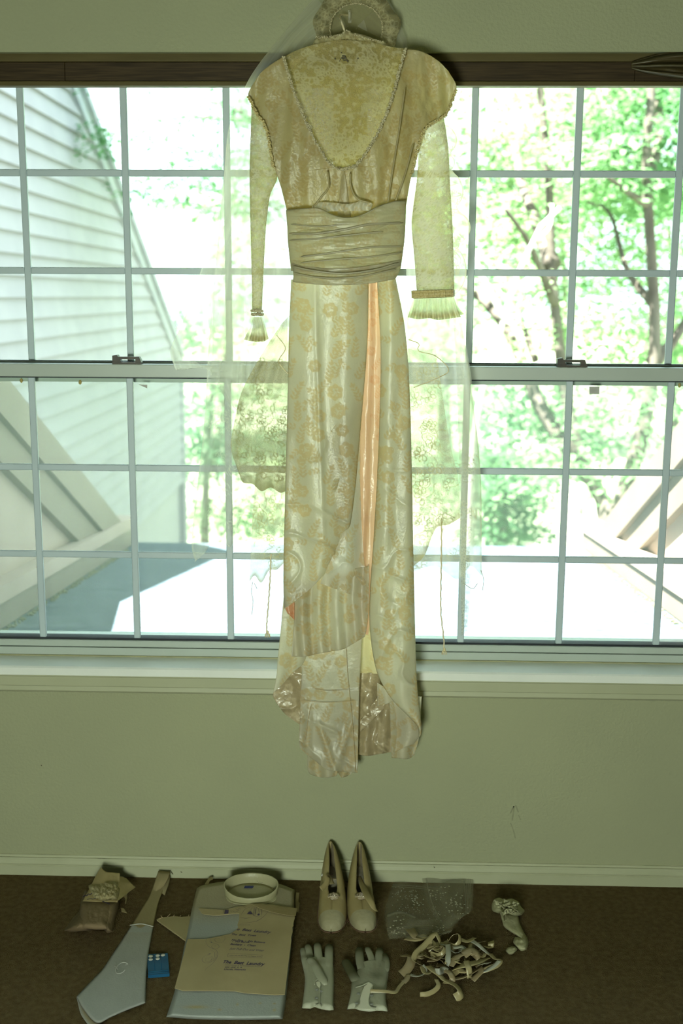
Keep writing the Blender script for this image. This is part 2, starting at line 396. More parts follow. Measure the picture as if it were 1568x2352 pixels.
def lock(px, w, wpx):
    c = onY(px, 838, YS+.012); c[2] = 1.0757; s = 2*wpx/2588*2.3/2
    b = MB()
    b.box((c[0]-s*.5, YS, c[2]), (c[0]+s*.5, YS+.022, c[2]+.004))
    b.prism([(c[0]-s*.5, YS+.002, c[2]+.003), (c[0]-s*.5, YS+.002, c[2]+.0165), (c[0]-s*.34, YS+.002, c[2]+.0180), (c[0]-s*.2, YS+.002, c[2]+.005), (c[0]-s*.2, YS+.002, c[2]+.003)], (0, .018, 0))
    b.prism([(c[0]+s*.5, YS+.002, c[2]+.003), (c[0]+s*.42, YS+.002, c[2]+.0145), (c[0]+s*.3, YS+.002, c[2]+.0145), (c[0]+s*.28, YS+.002, c[2]+.003)][::-1], (0, .016, 0))
    b.box((c[0]-s*.3, YS+.004, c[2]+.0095), (c[0]+s*.42, YS+.012, c[2]+.0145))
    b.build('sash_lock', m_lock, w, smooth=False)
lock(294, w1, 66); lock(1312, w2, 66)
m_sticker = mat_solid('grey_sticker', (0.42, 0.42, 0.38, 1), (0.5, 0.5, 0.45, 1), 80, 0.7)
def sticker(pts, w):
    P = [onY(x, y, YS+.0045) for x, y in pts]
    MB().prism(P, (0, .0008, 0)).build('sticker', m_sticker, w, smooth=False)
sticker([(1353, 888), (1376, 888), (1376, 905), (1353, 905)], w2)
sticker([(318, 883), (338, 884), (338, 892)], w1)
m_bug2 = mat_solid('leaf_crumb', (0.5, 0.36, 0.12, 1), None, 50, .8)
for px, py, w in ((49, 874, w1), (184, 878, w1), (1560, 885, w2)):
    c = onY(px, py, YU+.008); MB().blob(c, (.0035, .002, .005)).build('dry_leaf_crumb', m_bug2, w)

# ------------------------------------------------------------------ wooden valance of the window blind
zv = [float(onY(784, y, YW+.012)[2]) for y in (122, 141, 186, 197)]
v = thing('window_valance', (0, YW+.02, zv[3]), 'dark brown wooden blind valance across the top of both windows', 'valance')
bevel(boxpart('top_strip', (-.94, YW+.012, zv[1]), (.85, YW+.04, Z1+.001), m_woodl, v), .002)
for a, b in ((-.94, -.583), (-.5825, .480), (.4805, .85)):
    bevel(boxpart('valance_board', (a, YW+.018, zv[2]), (b, YW+.032, zv[1]), m_wood, v), .0008, 1)
bevel(boxpart('bottom_strip', (-.94, YW+.011, zv[3]), (.85, YW+.036, zv[2]), m_woodl, v), .002)
m_swag = mat_cloth('brown_swag', (0.075, 0.058, 0.022, 1), transl=.1, gloss=.05, bump=.2)
# gathered cloth tied at the right end
PX, PY, U, V = coons([(1450, 143), (1449, 150), (1450, 158)], [(1640, 112), (1640, 150), (1640, 192)], [(1480, 134), (1530, 122)], [(1480, 167), (1530, 176)], 70, 70)
fold = .010*np.sin(V*19+2.0*U)*U**.5+.003*np.sin(V*33+.4)*np.minimum(1, U*2)
P = onY(PX, PY, YW-.004-.016*np.sin(V*math.pi)*np.minimum(1, .3+U*2)+fold)
mesh('gathered_drape', P, gridfaces(*P.shape[:2]), m_swag, thick=.002, org=P[0, 0], label='gathered dark brown cloth bunched at the right end of the valance', cat='drape')

# ------------------------------------------------------------------ outside: flat roof, side walls, neighbouring gable
m_deck = mat_solid('grey_roll_roofing', (0.058, 0.082, 0.105, 1), (0.115, 0.145, 0.17, 1), 26, 0.95, bump=.4, bscale=300, detail=6, spec=.1)
m_beige = mat_solid('beige_board', (0.20, 0.155, 0.118, 1), (0.23, 0.18, 0.138, 1), 5, 0.7)
m_beige2 = mat_solid('pale_panel', (0.40, 0.31, 0.245, 1), (0.44, 0.345, 0.275, 1), 4, 0.8)
m_siding = mat_solid('pale_green_siding', (0.272, 0.252, 0.300, 1), (0.302, 0.282, 0.33, 1), 3, 0.75)
m_raketrim = mat_solid('grey_rake_trim', (0.30, 0.30, 0.37, 1), (0.36, 0.36, 0.43, 1), 4, 0.7)
SL = math.tan(math.radians(4.7)); ZD = EYE[2]-.85
def zdeck(y): return ZD-SL*(y-2.26)
v = [(-3.4, YE, zdeck(YE)), (2.6, YE, zdeck(YE)), (2.6, 4.75, zdeck(4.75)), (-3.4, 4.75, zdeck(4.75))]
MB().prism(v, (0, 0, -.12)).build('flat_roof', m_deck, smooth=False, kind='structure')
m_moss = mat_solid('debris_line', (0.10, 0.10, 0.04, 1), (0.22, 0.2, 0.1, 1), 200, 1)
# exterior house body under / above the window is hidden; unseen slab added at left, outlined to throw the shade on the flat roof
zo = EYE[2]+.9
MB().prism([(-3.6, 2.28, zo), (-1.40, 2.28, zo), (-1.49, 2.94, zo), (-1.31, 4.08, zo), (-1.75, 4.6, zo), (-3.6, 4.6, zo)], (0, 0, .12)).build('shade_slab', m_beige, smooth=False, kind='structure')

def side_wall(name, X, s, rake_px, label):
    """triangular side wall of the roof recess; s=+1 faces +x (left wall), -1 faces -x"""
    root = thing(name, (X, 4.4, zdeck(4.4)), label, 'roof wall')
    A, B = [onX(x, y, X) for x, y in rake_px]              # outer edge of the rake: near, far point
    d = (A-B)/np.linalg.norm(A-B); A = B+d*min(2.75, (B[1]-2.47)/abs(d[1]))
    n = np.array([0, -d[2], d[1]]);  n = n if n[2] < 0 else -n   # downwards in the plane
    def plank(name, o0, o1, out, mat, end=0.0):
        q = [B+n*o0+d*end, A+n*o0, A+n*o1, B+n*o1+d*end]
        MB().prism([p+np.array([s*out, 0, 0]) for p in q], (-s*(out+.03), 0, 0)).build(name, mat, root, smooth=False)
    plank('rake_board', 0, .115, .045, m_beige, .0)
    plank('rake_board', .118, .225, .028, m_beige, .10)
    # infill panel
    q = [B+n*.22+d*.15, A+n*.22, np.array([X, A[1], zdeck(A[1])+.10]), np.array([X, B[1]-.25, zdeck(B[1]-.25)+.10])]
    MB().prism(q, (-s*.03, 0, 0)).build('wall_panel', m_beige2, root, smooth=False)
    y0, y1 = 2.46, 4.72
    def fascia(name, h0, h1, out, mat, yend):
        q = [(X, y0, zdeck(y0)+h0), (X, yend, zdeck(yend)+h0), (X, yend, zdeck(yend)+h1), (X, y0, zdeck(y0)+h1)]
        MB().prism([np.array(p)+[s*out, 0, 0] for p in q], (-s*(out+.02), 0, 0)).build(name, mat, root, smooth=False)
    fascia('base_board', .004, .075, .05, m_beige, y1)
    fascia('base_cap', .078, .125, .058, m_beige2, y1-.02)
    b = MB()
    random.seed(4)
    for k in range(260):
        y = random.uniform(2.6, 4.5); b.blob((X+s*(.055+random.random()*.02), y, zdeck(y)+.004), (.003+random.random()*.004, .005, .003), 5, 3)
    b.build('debris', m_moss, root, kind='stuff')
side_wall('roof_side_wall', -1.06, 1, [(0, 890), (265, 1212)], 'shaded beige triangular side wall of the flat roof at lower left')
side_wall('roof_side_wall', 0.95, -1, [(1568, 1003), (1393, 1222)], 'sunlit white triangular side wall of the flat roof at lower right')

# neighbouring wing with lap siding, plane x = XS running away from the window
XS = -2.2
R0 = onX(165, 195, XS); R1 = onX(402, 812, XS)
YEND = float(onX(418, 1000, XS)[1])
def rake_y(z):  # y of the rake at height z
    t = (R0[2]-z)/(R0[2]-R1[2]); return R0[1]+t*(R1[1]-R0[1])
g = thing('neighbour_house', (XS, 8.5, -1.2), 'pale green lap-sided house wing left of the flat roof', 'house')
zA = float(onX(0, 683, XS)[2]); zB = float(onX(0, 735, XS)[2]); ex = zA-zB
k = -16
z = zA-16*ex
YN = 4.95
while True:
    zb, zt = z, z+ex
    ye0 = min(YEND, rake_y(zb)); ye1 = min(YEND, rake_y(zt))
    if ye1 < YN+.05 or z > 4.6: break
    q = [(XS+.032, YN, zb), (XS+.032, ye0, zb), (XS+.002, ye1, zt+.012), (XS+.002, YN, zt+.012)]
    MB().prism(q, (-.018, 0, 0)).build('siding_board', m_siding, g, smooth=False)
    z += ex
d = (R1-R0)/np.linalg.norm(R1-R0); nn = np.array([0, d[2], -d[1]]); nn = nn if nn[2] > 0 else -nn
q0 = R0-d*4.2; q1 = R1+d*.1
MB().prism([q0+nn*-.10+[.05, 0, 0], q1+nn*-.10+[.05, 0, 0], q1+nn*.0+[.05, 0, 0], q0+nn*.0+[.05, 0, 0]], (-.25, 0, 0)).build('rake_trim', m_raketrim, g, smooth=False)
MB().prism([q0+nn*.0+[.09, 0, 0], q1+nn*.0+[.09, 0, 0], q1+nn*.06+[.09, 0, 0], q0+nn*.06+[.09, 0, 0]], (-3.2, 0, 0)).build('roof_slab', m_raketrim, g, smooth=False)
boxpart('corner_board', (XS-.1, YEND-.12, -2.8), (XS+.035, YEND+.05, float(R1[2])), m_siding, g)
MB().prism([(XS-.03, YN, -2.8), (XS-.03, YEND, -2.8), (XS-.03, YEND, float(R1[2])), (XS-.03, float(R0[1]), float(R0[2])), (XS-.03, YN, float(R0[2])+1.5)], (-2.0, 0, 0)).build('house_body', m_siding, g, smooth=False)

# ------------------------------------------------------------------ ground and trees
m_ground = mat_solid('lawn', (0.20, 0.27, 0.12, 1), (0.36, 0.38, 0.27, 1), .35, 0.95, detail=4)
GZ = -2.8
boxpart('ground', (-70, 2.5, GZ-.2), (70, 140, GZ), m_ground, kind='structure')
m_bark = mat_solid('tree_bark', (0.075, 0.058, 0.045, 1), (0.15, 0.125, 0.10, 1), 9, 0.9, bump=.5, bscale=30, stretch=(1, 1, .3))
m_barkw = mat_solid('bare_bark', (0.55, 0.50, 0.42, 1), (0.7, 0.66, 0.58, 1), 9, 0.9)
m_leafa = mat_leaf('leaf_green', (0.08, 0.21, 0.08, 1), (0.26, 0.44, 0.20, 1))
m_leafb = mat_leaf('leaf_light', (0.17, 0.31, 0.13, 1), (0.38, 0.54, 0.27, 1))
m_leafd = mat_leaf('leaf_deep', (0.06, 0.16, 0.08, 1), (0.17, 0.33, 0.16, 1))
rng = np.random.default_rng(5)
def leaves(name, centers, n, rad, flat, size, mat, parent, seed=0):
    """leaves as folded quads spread on flattened sprays around the given centres"""
    r = np.random.default_rng(seed)
    C = np.repeat(np.asarray(centers, float), n, 0); m = len(C)
    a = r.uniform(0, 2*math.pi, m); q = r.random(m)**.6
    P = C+np.stack([np.cos(a)*q*rad, np.sin(a)*q*rad, r.normal(0, rad*flat, m)-.35*rad*q*q], 1)
    d = np.stack([np.cos(a+r.normal(0, .7, m)), np.sin(a+r.normal(0, .7, m)), r.normal(-.3, .3, m)], 1); d /= np.linalg.norm(d, axis=1)[:, None]
    s = np.cross(d, np.stack([r.normal(0, .35, m), r.normal(0, .35, m), np.ones(m)], 1)); s /= np.linalg.norm(s, axis=1)[:, None]
    up = np.cross(s, d); L = size*r.uniform(.6, 1.25, m)[:, None]
    v = np.stack([P-d*L*.5, P+s*L*.27+up*L*.06, P+d*L*.5, P-s*L*.27+up*L*.06], 1)
    i = np.arange(m)[:, None]*4
    f = np.concatenate([i+[[0, 1, 2]], i+[[0, 2, 3]]])
    return mesh(name, v, f, mat, parent, smooth=False, kind='stuff')
def px_centers(n, box, Yr, seed, inside=None):
    r = np.random.default_rng(seed); out = []
    while len(out) < n:
        x = r.uniform(box[0], box[2]); y = r.uniform(box[1], box[3])
        if inside and not inside(x, y, r): continue
        out.append(onY(x, y, r.uniform(*Yr)))
    return np.array(out)
def limb(b, pts, r0, r1, Y):
    P = []
    for p in pts:
        yy = Y+(p[2] if len(p) > 2 else 0); q = onY(p[0], p[1], yy); P.append(q)
    n = max(8, len(P)*4); S = spline(P, n); b.tube(S, np.linspace(r0, r1, n+1), 8)
def ground_pt(px, Y):
    p = onY(px, 1200, Y); return p
def tree(name, Y, limbs, label, parts, base_px, bark=None):
    base = onY(base_px, 1200, Y); base[2] = GZ
    t = thing(name, tuple(base), label, 'tree', None)
    b = MB()
    for i, (pts, r0, r1) in enumerate(limbs):
        P = [onY(p[0], p[1], Y+(p[2] if len(p) > 2 else 0)) for p in pts]
        if i == 0: P = [base]+P
        n = max(8, len(P)*4); S = spline(P, n); b.tube(S, r1+(r0-r1)*(1-np.linspace(0, 1, n+1))**1.8, 8)
    b.build('trunk', bark or m_bark, t)
    for k, (cen, n, rad, flat, size, mat) in enumerate(parts):
        leaves('foliage', cen, n, rad, flat, size, mat, t, seed=len(label)+k)
    return t
def lump(seed, thr, sc=90):
    return lambda x, y, r: vnoise(x/sc, y/sc*1.6, seed)+.5 > thr*r.random()+.12
# near right tree: strong trunk at the right with leaning fork
tree('broadleaf_tree', 8.0, [
    ([(1385, 1240), (1425, 1150), (1470, 1010), (1498, 860), (1503, 740), (1496, 600), (1488, 470), (1484, 340), (1494, 240), (1500, 120)], .14, .030),
    ([(1500, 830, 0), (1540, 790, .2), (1600, 700, .4)], .06, .03),
    ([(1487, 470, 0), (1440, 440, -.2), (1395, 405, -.4)], .035, .015),
    ([(1500, 700, 0), (1440, 620, .3), (1400, 490, .6), (1350, 465, .8)], .035, .012),
    ([(1487, 420, 0), (1510, 330, .3), (1512, 230, .5)], .045, .03),
    ], 'tall leafy tree with a curving brown trunk beyond the right window', [
    (px_centers(140, (1300, 60, 1680, 470), (7.9, 10.2), 1, lump(3, .5)), 60, .42, .13, .075, m_leafa),
    (px_centers(100, (1080, 120, 1640, 820), (8.2, 10.2), 2, lump(4, .75)), 50, .38, .13, .07, m_leafb),
    (px_centers(40, (1250, 880, 1640, 1120), (7, 9), 3, lump(5, .8)), 50, .36, .14, .07, m_leafa)], 1385)
tree('broadleaf_tree', 8.4, [
    ([(1395, 1230), (1330, 1060), (1295, 880), (1278, 740), (1266, 600), (1260, 420), (1245, 260), (1232, 120)], .115, .028),
    ([(1268, 610, 0), (1235, 520, .3), (1200, 430, .6), (1180, 330, .8)], .07, .03),
    ([(1275, 700, 0), (1215, 560, -.5), (1160, 480, -.8)], .04, .015),
    ([(1335, 1060, 0), (1250, 950, .2), (1170, 770, .4), (1110, 690, .5), (1060, 650, .6)], .075, .04),
    ([(1230, 830, 0), (1190, 720, .2), (1140, 600, .4)], .03, .012),
    ], 'tree with slanting forked trunk behind the middle of the right window', [
    (px_centers(200, (1000, 80, 1400, 560), (10.6, 12.8), 11, lump(13, .6)), 60, .50, .13, .085, m_leafb),
    (px_centers(120, (1000, 430, 1568, 900), (10.6, 12.5), 12, lump(14, .9)), 55, .45, .13, .08, m_leafa),
    (px_centers(50, (1080, 870, 1400, 1080), (9, 11), 13, lump(15, .7)), 60, .42, .16, .08, m_leafd)], 1400)
tb = tree('bare_branch_tree', 7.0, [([(1080, 1100), (1140, 800), (1195, 612), (1232, 550), (1250, 500), (1285, 478)], .05, .012), ([(1232, 550, 0), (1262, 520, .1), (1268, 470, .2)], .012, .006), ([(1160, 740), (1110, 640), (1072, 540)], .02, .01)],
     'sunlit dead tree with pale bare branches beside the gown sleeve', [], 1090, m_barkw)
tree('broadleaf_tree', 9.0, [
    ([(760, 1200), (755, 900), (730, 600), (690, 380), (600, 280), (480, 230)], .12, .02),
    ([(690, 380), (560, 400), (430, 400), (300, 420)], .035, .008), ([(600, 280), (420, 270), (230, 300)], .025, .006)],
    'pale sunlit tree with sparse leafy sprays above the gable', [
    (px_centers(80, (270, 180, 660, 480), (8, 9.5), 21, lump(23, .55)), 46, .34, .10, .062, m_leafd),
    (np.array([onY(x, y, 8.5) for x, y in ((215, 290), (245, 310), (205, 335), (265, 295), (280, 320), (300, 440), (350, 420), (340, 450), (420, 460), (460, 420), (500, 430), (400, 330), (330, 300))]), 46, .17, .13, .055, m_leafd)], 745)
tree('low_shrub_tree', 14.5, [([(470, 1200), (480, 1000), (490, 880)], .1, .03)],
    'deep green leafy tree just right of the green house corner', [
    (px_centers(60, (405, 870, 640, 1100), (13.6, 16), 31, lump(33, .6)), 60, .45, .2, .10, m_leafd),
    (px_centers(26, (370, 690, 470, 800), (13.6, 15.5), 32), 50, .30, .2, .09, m_leafd),
    (px_centers(40, (405, 1020, 640, 1235), (14, 16), 33, lump(34, .7)), 60, .40, .2, .10, m_leafb)], 470)
tree('low_shrub_tree', 13.5, [([(1150, 1230), (1160, 1150), (1150, 1080)], .1, .03)],
    'rounded green shrub beyond the roof edge right of the gown', [
    (px_centers(70, (1075, 1090, 1240, 1250), (12.6, 14.6), 41), 60, .38, .25, .09, m_leafd),
    (px_centers(40, (960, 900, 1180, 1180), (13, 15), 42, lump(44, .8)), 55, .40, .22, .09, m_leafa)], 1150)
# far trees that close the view
for i, (x, Y, w, h, mat) in enumerate(((1020, 26, 260, 420, m_leafb), (1290, 30, 260, 520, m_leafb), (1540, 27, 240, 480, m_leafa), (520, 30, 200, 420, m_leafb))):
    tree('distant_tree', Y, [([(x, 860), (x+8, 700), (x-5, 860-h*.7)], .22, .06)],
        ['pale far tree directly behind the gown sleeve', 'pale far tree in the middle of the right window', 'far tree at the right edge behind the brown trunk', 'pale far tree right of the gable end'][i],
        [(px_centers(75, (x-w/2, 860-h, x+w/2, 900), (Y-2, Y+2), 60+i, lump(70+i, .7)), 55, 1.0, .22, .22, mat)], x)

m_scuff = mat_solid('scuff_mark', (0.235, 0.245, 0.145, 1), (0.29, 0.30, 0.18, 1), 120, .9)
m_nick = mat_solid('dark_nick', (0.07, 0.06, 0.03, 1), None, 50, .9)
wallo = bpy.data.objects['wall_back']; bbo = bpy.data.objects['baseboard_back']
for pts, w in (([(1172, 1868), (1180, 1852), (1176, 1885)], .003), ([(1184, 1850), (1190, 1866)], .0025), ([(1172, 1890), (1178, 1905), (1183, 1925)], .0022), ([(1190, 1872), (1196, 1884)], .002)):
    P = spline([onY(x, y, YW-.0002) for x, y in pts], 10); b = MB()
    b.add(np.concatenate([P-[w/2, 0, 0], P+[w/2, 0, 0]]), [[i, i+1, 12+i, 11+i] for i in range(10)]); b.build('scuff_mark', m_scuff, wallo)
for pts, par, yy in (([(94, 1757), (96, 1759)], wallo, YW-.0004), ([(393, 2002), (397, 2008)], bbo, YW-.0135), ([(415, 2002), (418, 2004)], bbo, YW-.0135), ([(996, 1991), (998, 1993)], bbo, YW-.0095)):
    MB().tube([onY(x, y, yy) for x, y in pts], .0009, 5).build('scuff_mark', m_nick, par)

for mm_ in (m_deck, m_beige, m_beige2, m_siding, m_raketrim, m_ground, m_bark, m_leafa, m_leafb, m_leafd):
    for n_ in mm_.node_tree.nodes:
        if n_.type == 'VALTORGB':
            for e_ in n_.color_ramp.elements: e_.color = tuple(c*.84 for c in e_.color[:3])+(1,)
# ------------------------------------------------------------------ woven motifs (drawn on cloth coordinates)
def ell(A, X, Y, cx, cy, ang, a, b, soft=.35):
    R = a+2; s = (np.abs(X-cx) < R) & (np.abs(Y-cy) < R)
    if not s.any(): return
    c, n = math.cos(ang), math.sin(ang); x = X[s]-cx; y = Y[s]-cy
    u = (x*c+y*n)/a; w = (-x*n+y*c)/b; w = w/np.maximum(.25, 1-.55*u*u)
    A[s] = np.maximum(A[s], np.clip((1-(u*u+w*w))/soft, 0, 1))
def sprig(A, X, Y, x, y, ang, L, n, la, lb, curve=0.0):
    for i in range(n):
        t = (i+.5)/n; a = ang+curve*t
        px = x+math.cos(ang+curve*t*.5)*L*t; py = y+math.sin(ang+curve*t*.5)*L*t
        s = 1-.35*t
        for sg in (-1, 1):
            b = a+sg*.75; ell(A, X, Y, px+math.cos(b)*la*s*.9, py+math.sin(b)*la*s*.9, b, la*s, lb*s)
    a = ang+curve; ell(A, X, Y, x+math.cos(ang+curve*.5)*L*1.05, y+math.sin(ang+curve*.5)*L*1.05, a, la, lb)
def rose(A, X, Y, x, y, r, rot=0):
    for k in range(6):
        b = rot+k*math.pi/3; ell(A, X, Y, x+math.cos(b)*r*.68, y+math.sin(b)*r*.68, b+1.57, r*.44, r*.34, .3)
    B = np.zeros_like(A); 
    for k in range(3):
        b = rot+.5+k*2.1; ell(B, X, Y, x+math.cos(b)*r*.28, y+math.sin(b)*r*.28, b+1.2, r*.30, r*.12, .3)
    C = np.zeros_like(A); ell(C, X, Y, x, y, 0, r*.42, r*.42, .2)
    A[:] = np.where(C > .3, np.maximum(B, 0)*.9+.15*C, A)
def brocade(X, Y, x0, x1, y0, y1, seed=0, sc=1.0):
    """columns of vines, leaf sprigs and roses like the silk in the photograph"""
    A = np.zeros_like(X); r = random.Random(seed); x = x0+22*sc; col = 0
    while x < x1:
        y = y0-r.uniform(0, 60); 
        while y < y1+40:
            sw = 16*sc*math.sin(y/70+col*1.7)
            k = r.random(); q = x+sw
            if k < .30: rose(A, X, Y, q, y+18*sc, 17*sc*r.uniform(.85, 1.15), r.random()*3); y += 44*sc
            else:
                sprig(A, X, Y, q, y+40*sc, -1.57+r.uniform(-.5, .5), 44*sc, 5, 8.5*sc, 3.2*sc, r.uniform(-.7, .7)); y += 50*sc
            if r.random() < .5: sprig(A, X, Y, q, y, r.choice((.5, 2.6, -.4, 3.5)), 26*sc, 3, 7*sc, 2.8*sc, r.uniform(-.6, .6))
        x += 37*sc; col += 1
    return A
def laceflowers(X, Y, x0, x1, y0, y1, seed, n, r0=14, line=1.1):
    """outlined flowers and trailing stems of the lace"""
    A = np.zeros_like(X); r = random.Random(seed)
    def ring(cx, cy, rr, a, sq=1):
        c, s = math.cos(a), math.sin(a); u = (X-cx)*c+(Y-cy)*s; w = (-(X-cx)*s+(Y-cy)*c)/sq
        d = np.abs(np.sqrt(u*u+w*w)-rr); A[:] = np.maximum(A, np.clip(1.4-d/line, 0, 1))
    for i in range(n):
        cx = r.uniform(x0, x1); cy = r.uniform(y0, y1); R = r0*r.uniform(.7, 1.3); k0 = r.random()*6
        for k in range(5):
            a = k0+k*.75; ring(cx+math.cos(a)*R*.75, cy+math.sin(a)*R*.75, R*.42, a, .7)
        # stem
        t = np.linspace(0, 1, 40); sx = cx+R*2.6*t*math.cos(k0+3.9)+9*np.sin(t*5); sy = cy+R*2.6*t*math.sin(k0+3.9)+5*np.cos(t*4)
        for a, b in zip(sx, sy):
            s = (np.abs(X-a) < 4) & (np.abs(Y-b) < 4); A[s] = np.maximum(A[s], np.clip(1.4-np.hypot(X[s]-a, Y[s]-b)/line, 0, 1))
    return A

def cloth(name, parent, mat, left, right, top=(), bot=(), res=3.2, y0=2.10, dep=None, pat=None, thick=0.0, smooth=True, label=None, edge=None):
    lw = max(np.hypot(*(np.array(right[0])-left[0])), np.hypot(*(np.array(right[-1])-left[-1])), np.hypot(*(np.array(right[len(right)//2])-left[len(left)//2])))
    lh = max(np.linalg.norm(np.diff(np.array(left, float), axis=0), axis=1).sum(), np.linalg.norm(np.diff(np.array(right, float), axis=0), axis=1).sum())
    nu = max(6, int(lw/res)); nv = max(6, int(lh/res))
    PX, PY, U, V = coons(left, right, top, bot, nu, nv, smooth)
    dy = np.zeros_like(PX) if dep is None else dep(U, V, PX, PY)
    P = onY(PX, PY, y0+dy)
    A = None if pat is None else {'pat': np.clip(pat(PX, PY, U, V), 0, 1)}
    return mesh(name, P, gridfaces(*P.shape[:2], flip=False), mat, parent, attrs=A, thick=thick, label=label)
def sleeve(name, parent, mat, left, right, res=2.6, y0=2.10, depth=.035, pat=None, k=None, wr=0):
    lh = np.linalg.norm(np.diff(np.array(left, float), axis=0), axis=1).sum()
    nv = int(lh/res); L = spline(left, nv); R = spline(right, nv)
    wpx = np.linalg.norm(R-L, axis=1).max(); k = k or max(20, int(2*wpx/res))
    th = np.arange(k)/k*2*math.pi
    C = (L+R)/2; D = (R-L)/2
    PX = C[:, 0:1]+D[:, 0:1]*np.cos(th); PY = C[:, 1:2]+D[:, 1:2]*np.cos(th)
    V = np.linspace(0, 1, nv+1)[:, None]*np.ones_like(PX); TH = np.ones_like(PX)*th
    hw = np.linalg.norm(D, axis=1)[:, None]*2.1/2588*.8
    dy = -np.minimum(hw, depth)*np.sin(TH)
    if wr: dy = dy+wr*fbm(PX/16, PY/30, 5)
    P = onY(PX, PY, y0+dy)
    A = None if pat is None else {'pat': np.clip(pat(PX+np.where(np.sin(TH) < 0, 400, 0), PY, TH, V), 0, 1)}
    return mesh(name, P, gridfaces(nv+1, k, True), mat, parent, attrs=A)
def ybed(pts, y0): return [onY(p[0], p[1], y0+(p[2] if len(p) > 2 else 0)) for p in pts]
def beads(name, parent, mat, pts, y0, r, step, jit=.6, rows=2, seed=1):
    P = np.array(pts, float); L = np.linalg.norm(np.diff(P, axis=0), axis=1).sum()
    n = int(L/step); S = spline(P[:, :2], n); rr = random.Random(seed); b = MB()
    for x, y in S:
        for q in range(rows):
            c = onY(x+rr.uniform(-jit, jit)*3.2, y+rr.uniform(-jit, jit)*3.2, y0-.002-rr.random()*.003)
            b.blob(c, r*rr.uniform(.7, 1.25), 5, 3)
    return b.build(name, mat, parent, kind='stuff')

# ------------------------------------------------------------------ cloth materials
SILK = (0.80, 0.68, 0.43, 1); SILKM = (0.70, 0.52, 0.27, 1)
m_silk = mat_cloth('ivory_brocade', (0.94, 0.90, 0.70, 1), (0.90, 0.79, 0.50, 1), dk=.74, transl=.58, gloss=.07, grough=.42)
m_bod = mat_cloth('bodice_silk', (0.92, 0.81, 0.42, 1), (0.87, 0.72, 0.34, 1), dk=.52, transl=.36, gloss=.05, grough=.42)
m_sash = mat_cloth('sash_silk', (0.92, 0.86, 0.58, 1), (0.89, 0.79, 0.49, 1), dk=.55, transl=.42, gloss=.06, grough=.4)
m_peach = mat_cloth('peach_satin', (0.96, 0.61, 0.36, 1), (0.92, 0.52, 0.28, 1), transl=.6, gloss=.08, grough=.35)
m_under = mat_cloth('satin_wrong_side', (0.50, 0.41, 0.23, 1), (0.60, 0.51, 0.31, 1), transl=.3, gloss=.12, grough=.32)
m_glow = mat_cloth('thin_silk', (0.90, 0.78, 0.40, 1), (0.84, 0.68, 0.32, 1), transl=.6, gloss=.06)
m_backsilk = mat_cloth('sheer_back_silk', (0.90, 0.80, 0.5, 1), (0.84, 0.68, 0.4, 1), transl=.7, gloss=.02, alpha=.22)
m_yoke = mat_cloth('cream_lace', (0.74, 0.62, 0.24, 1), (0.92, 0.86, 0.54, 1), dk=.62, transl=.5, gloss=.02, alpha=.88, amotif=1.0, net=.40, netscale=420, bump=.5, bscale=420)
m_slv = mat_cloth('sleeve_lace', (0.72, 0.64, 0.30, 1), (0.93, 0.90, 0.70, 1), transl=.58, gloss=.02, alpha=.80, amotif=1.0, net=.45, netscale=460, bump=.5, bscale=460)
m_train = mat_cloth('train_lace', (0.82, 0.78, 0.54, 1), (0.62, 0.54, 0.28, 1), transl=.64, gloss=.0, alpha=.56, amotif=.90, net=.3, netscale=420)
m_traind = mat_cloth('dense_train_lace', (0.80, 0.71, 0.44, 1), (0.52, 0.45, 0.22, 1), dk=.6, transl=.54, gloss=.0, alpha=.76, amotif=.95, net=.25, netscale=420)
m_tulle = mat_cloth('tulle', (0.80, 0.80, 0.64, 1), (0.82, 0.80, 0.60, 1), transl=.6, gloss=.0, alpha=.37, amotif=.66, bump=0)
m_tulle2 = mat_cloth('tulle_lace_edge', (0.90, 0.89, 0.74, 1), (0.68, 0.62, 0.40, 1), transl=.64, gloss=.0, alpha=.56, amotif=.88, bump=0)
m_cap = mat_cloth('cap_lace', (0.40, 0.35, 0.17, 1), (0.52, 0.48, 0.28, 1), transl=.3, gloss=.0, alpha=.78, amotif=.95, net=.4, netscale=420)
m_crown = mat_cloth('crown_net_cloth', (0.34, 0.30, 0.13, 1), transl=.3, gloss=0, alpha=.45, bump=0)
m_ruffle = mat_cloth('ruffle_net', (0.82, 0.78, 0.56, 1), (0.74, 0.66, 0.36, 1), transl=.55, gloss=.0, alpha=.50, amotif=.92, net=.35, netscale=700)
m_bead = mat_solid('pearl_trim', (0.62, 0.57, 0.36, 1), (0.40, 0.34, 0.18, 1), 300, .35, spec=.5)
m_beadg = mat_solid('gold_braid', (0.50, 0.41, 0.15, 1), (0.62, 0.53, 0.26, 1), 300, .45, spec=.4)
m_cord = mat_solid('cream_cord', (0.70, 0.60, 0.34, 1), (0.82, 0.74, 0.5, 1), 120, .8)
m_seam = mat_solid('seam_thread', (0.5, 0.38, 0.2, 1), None, 50, .8)

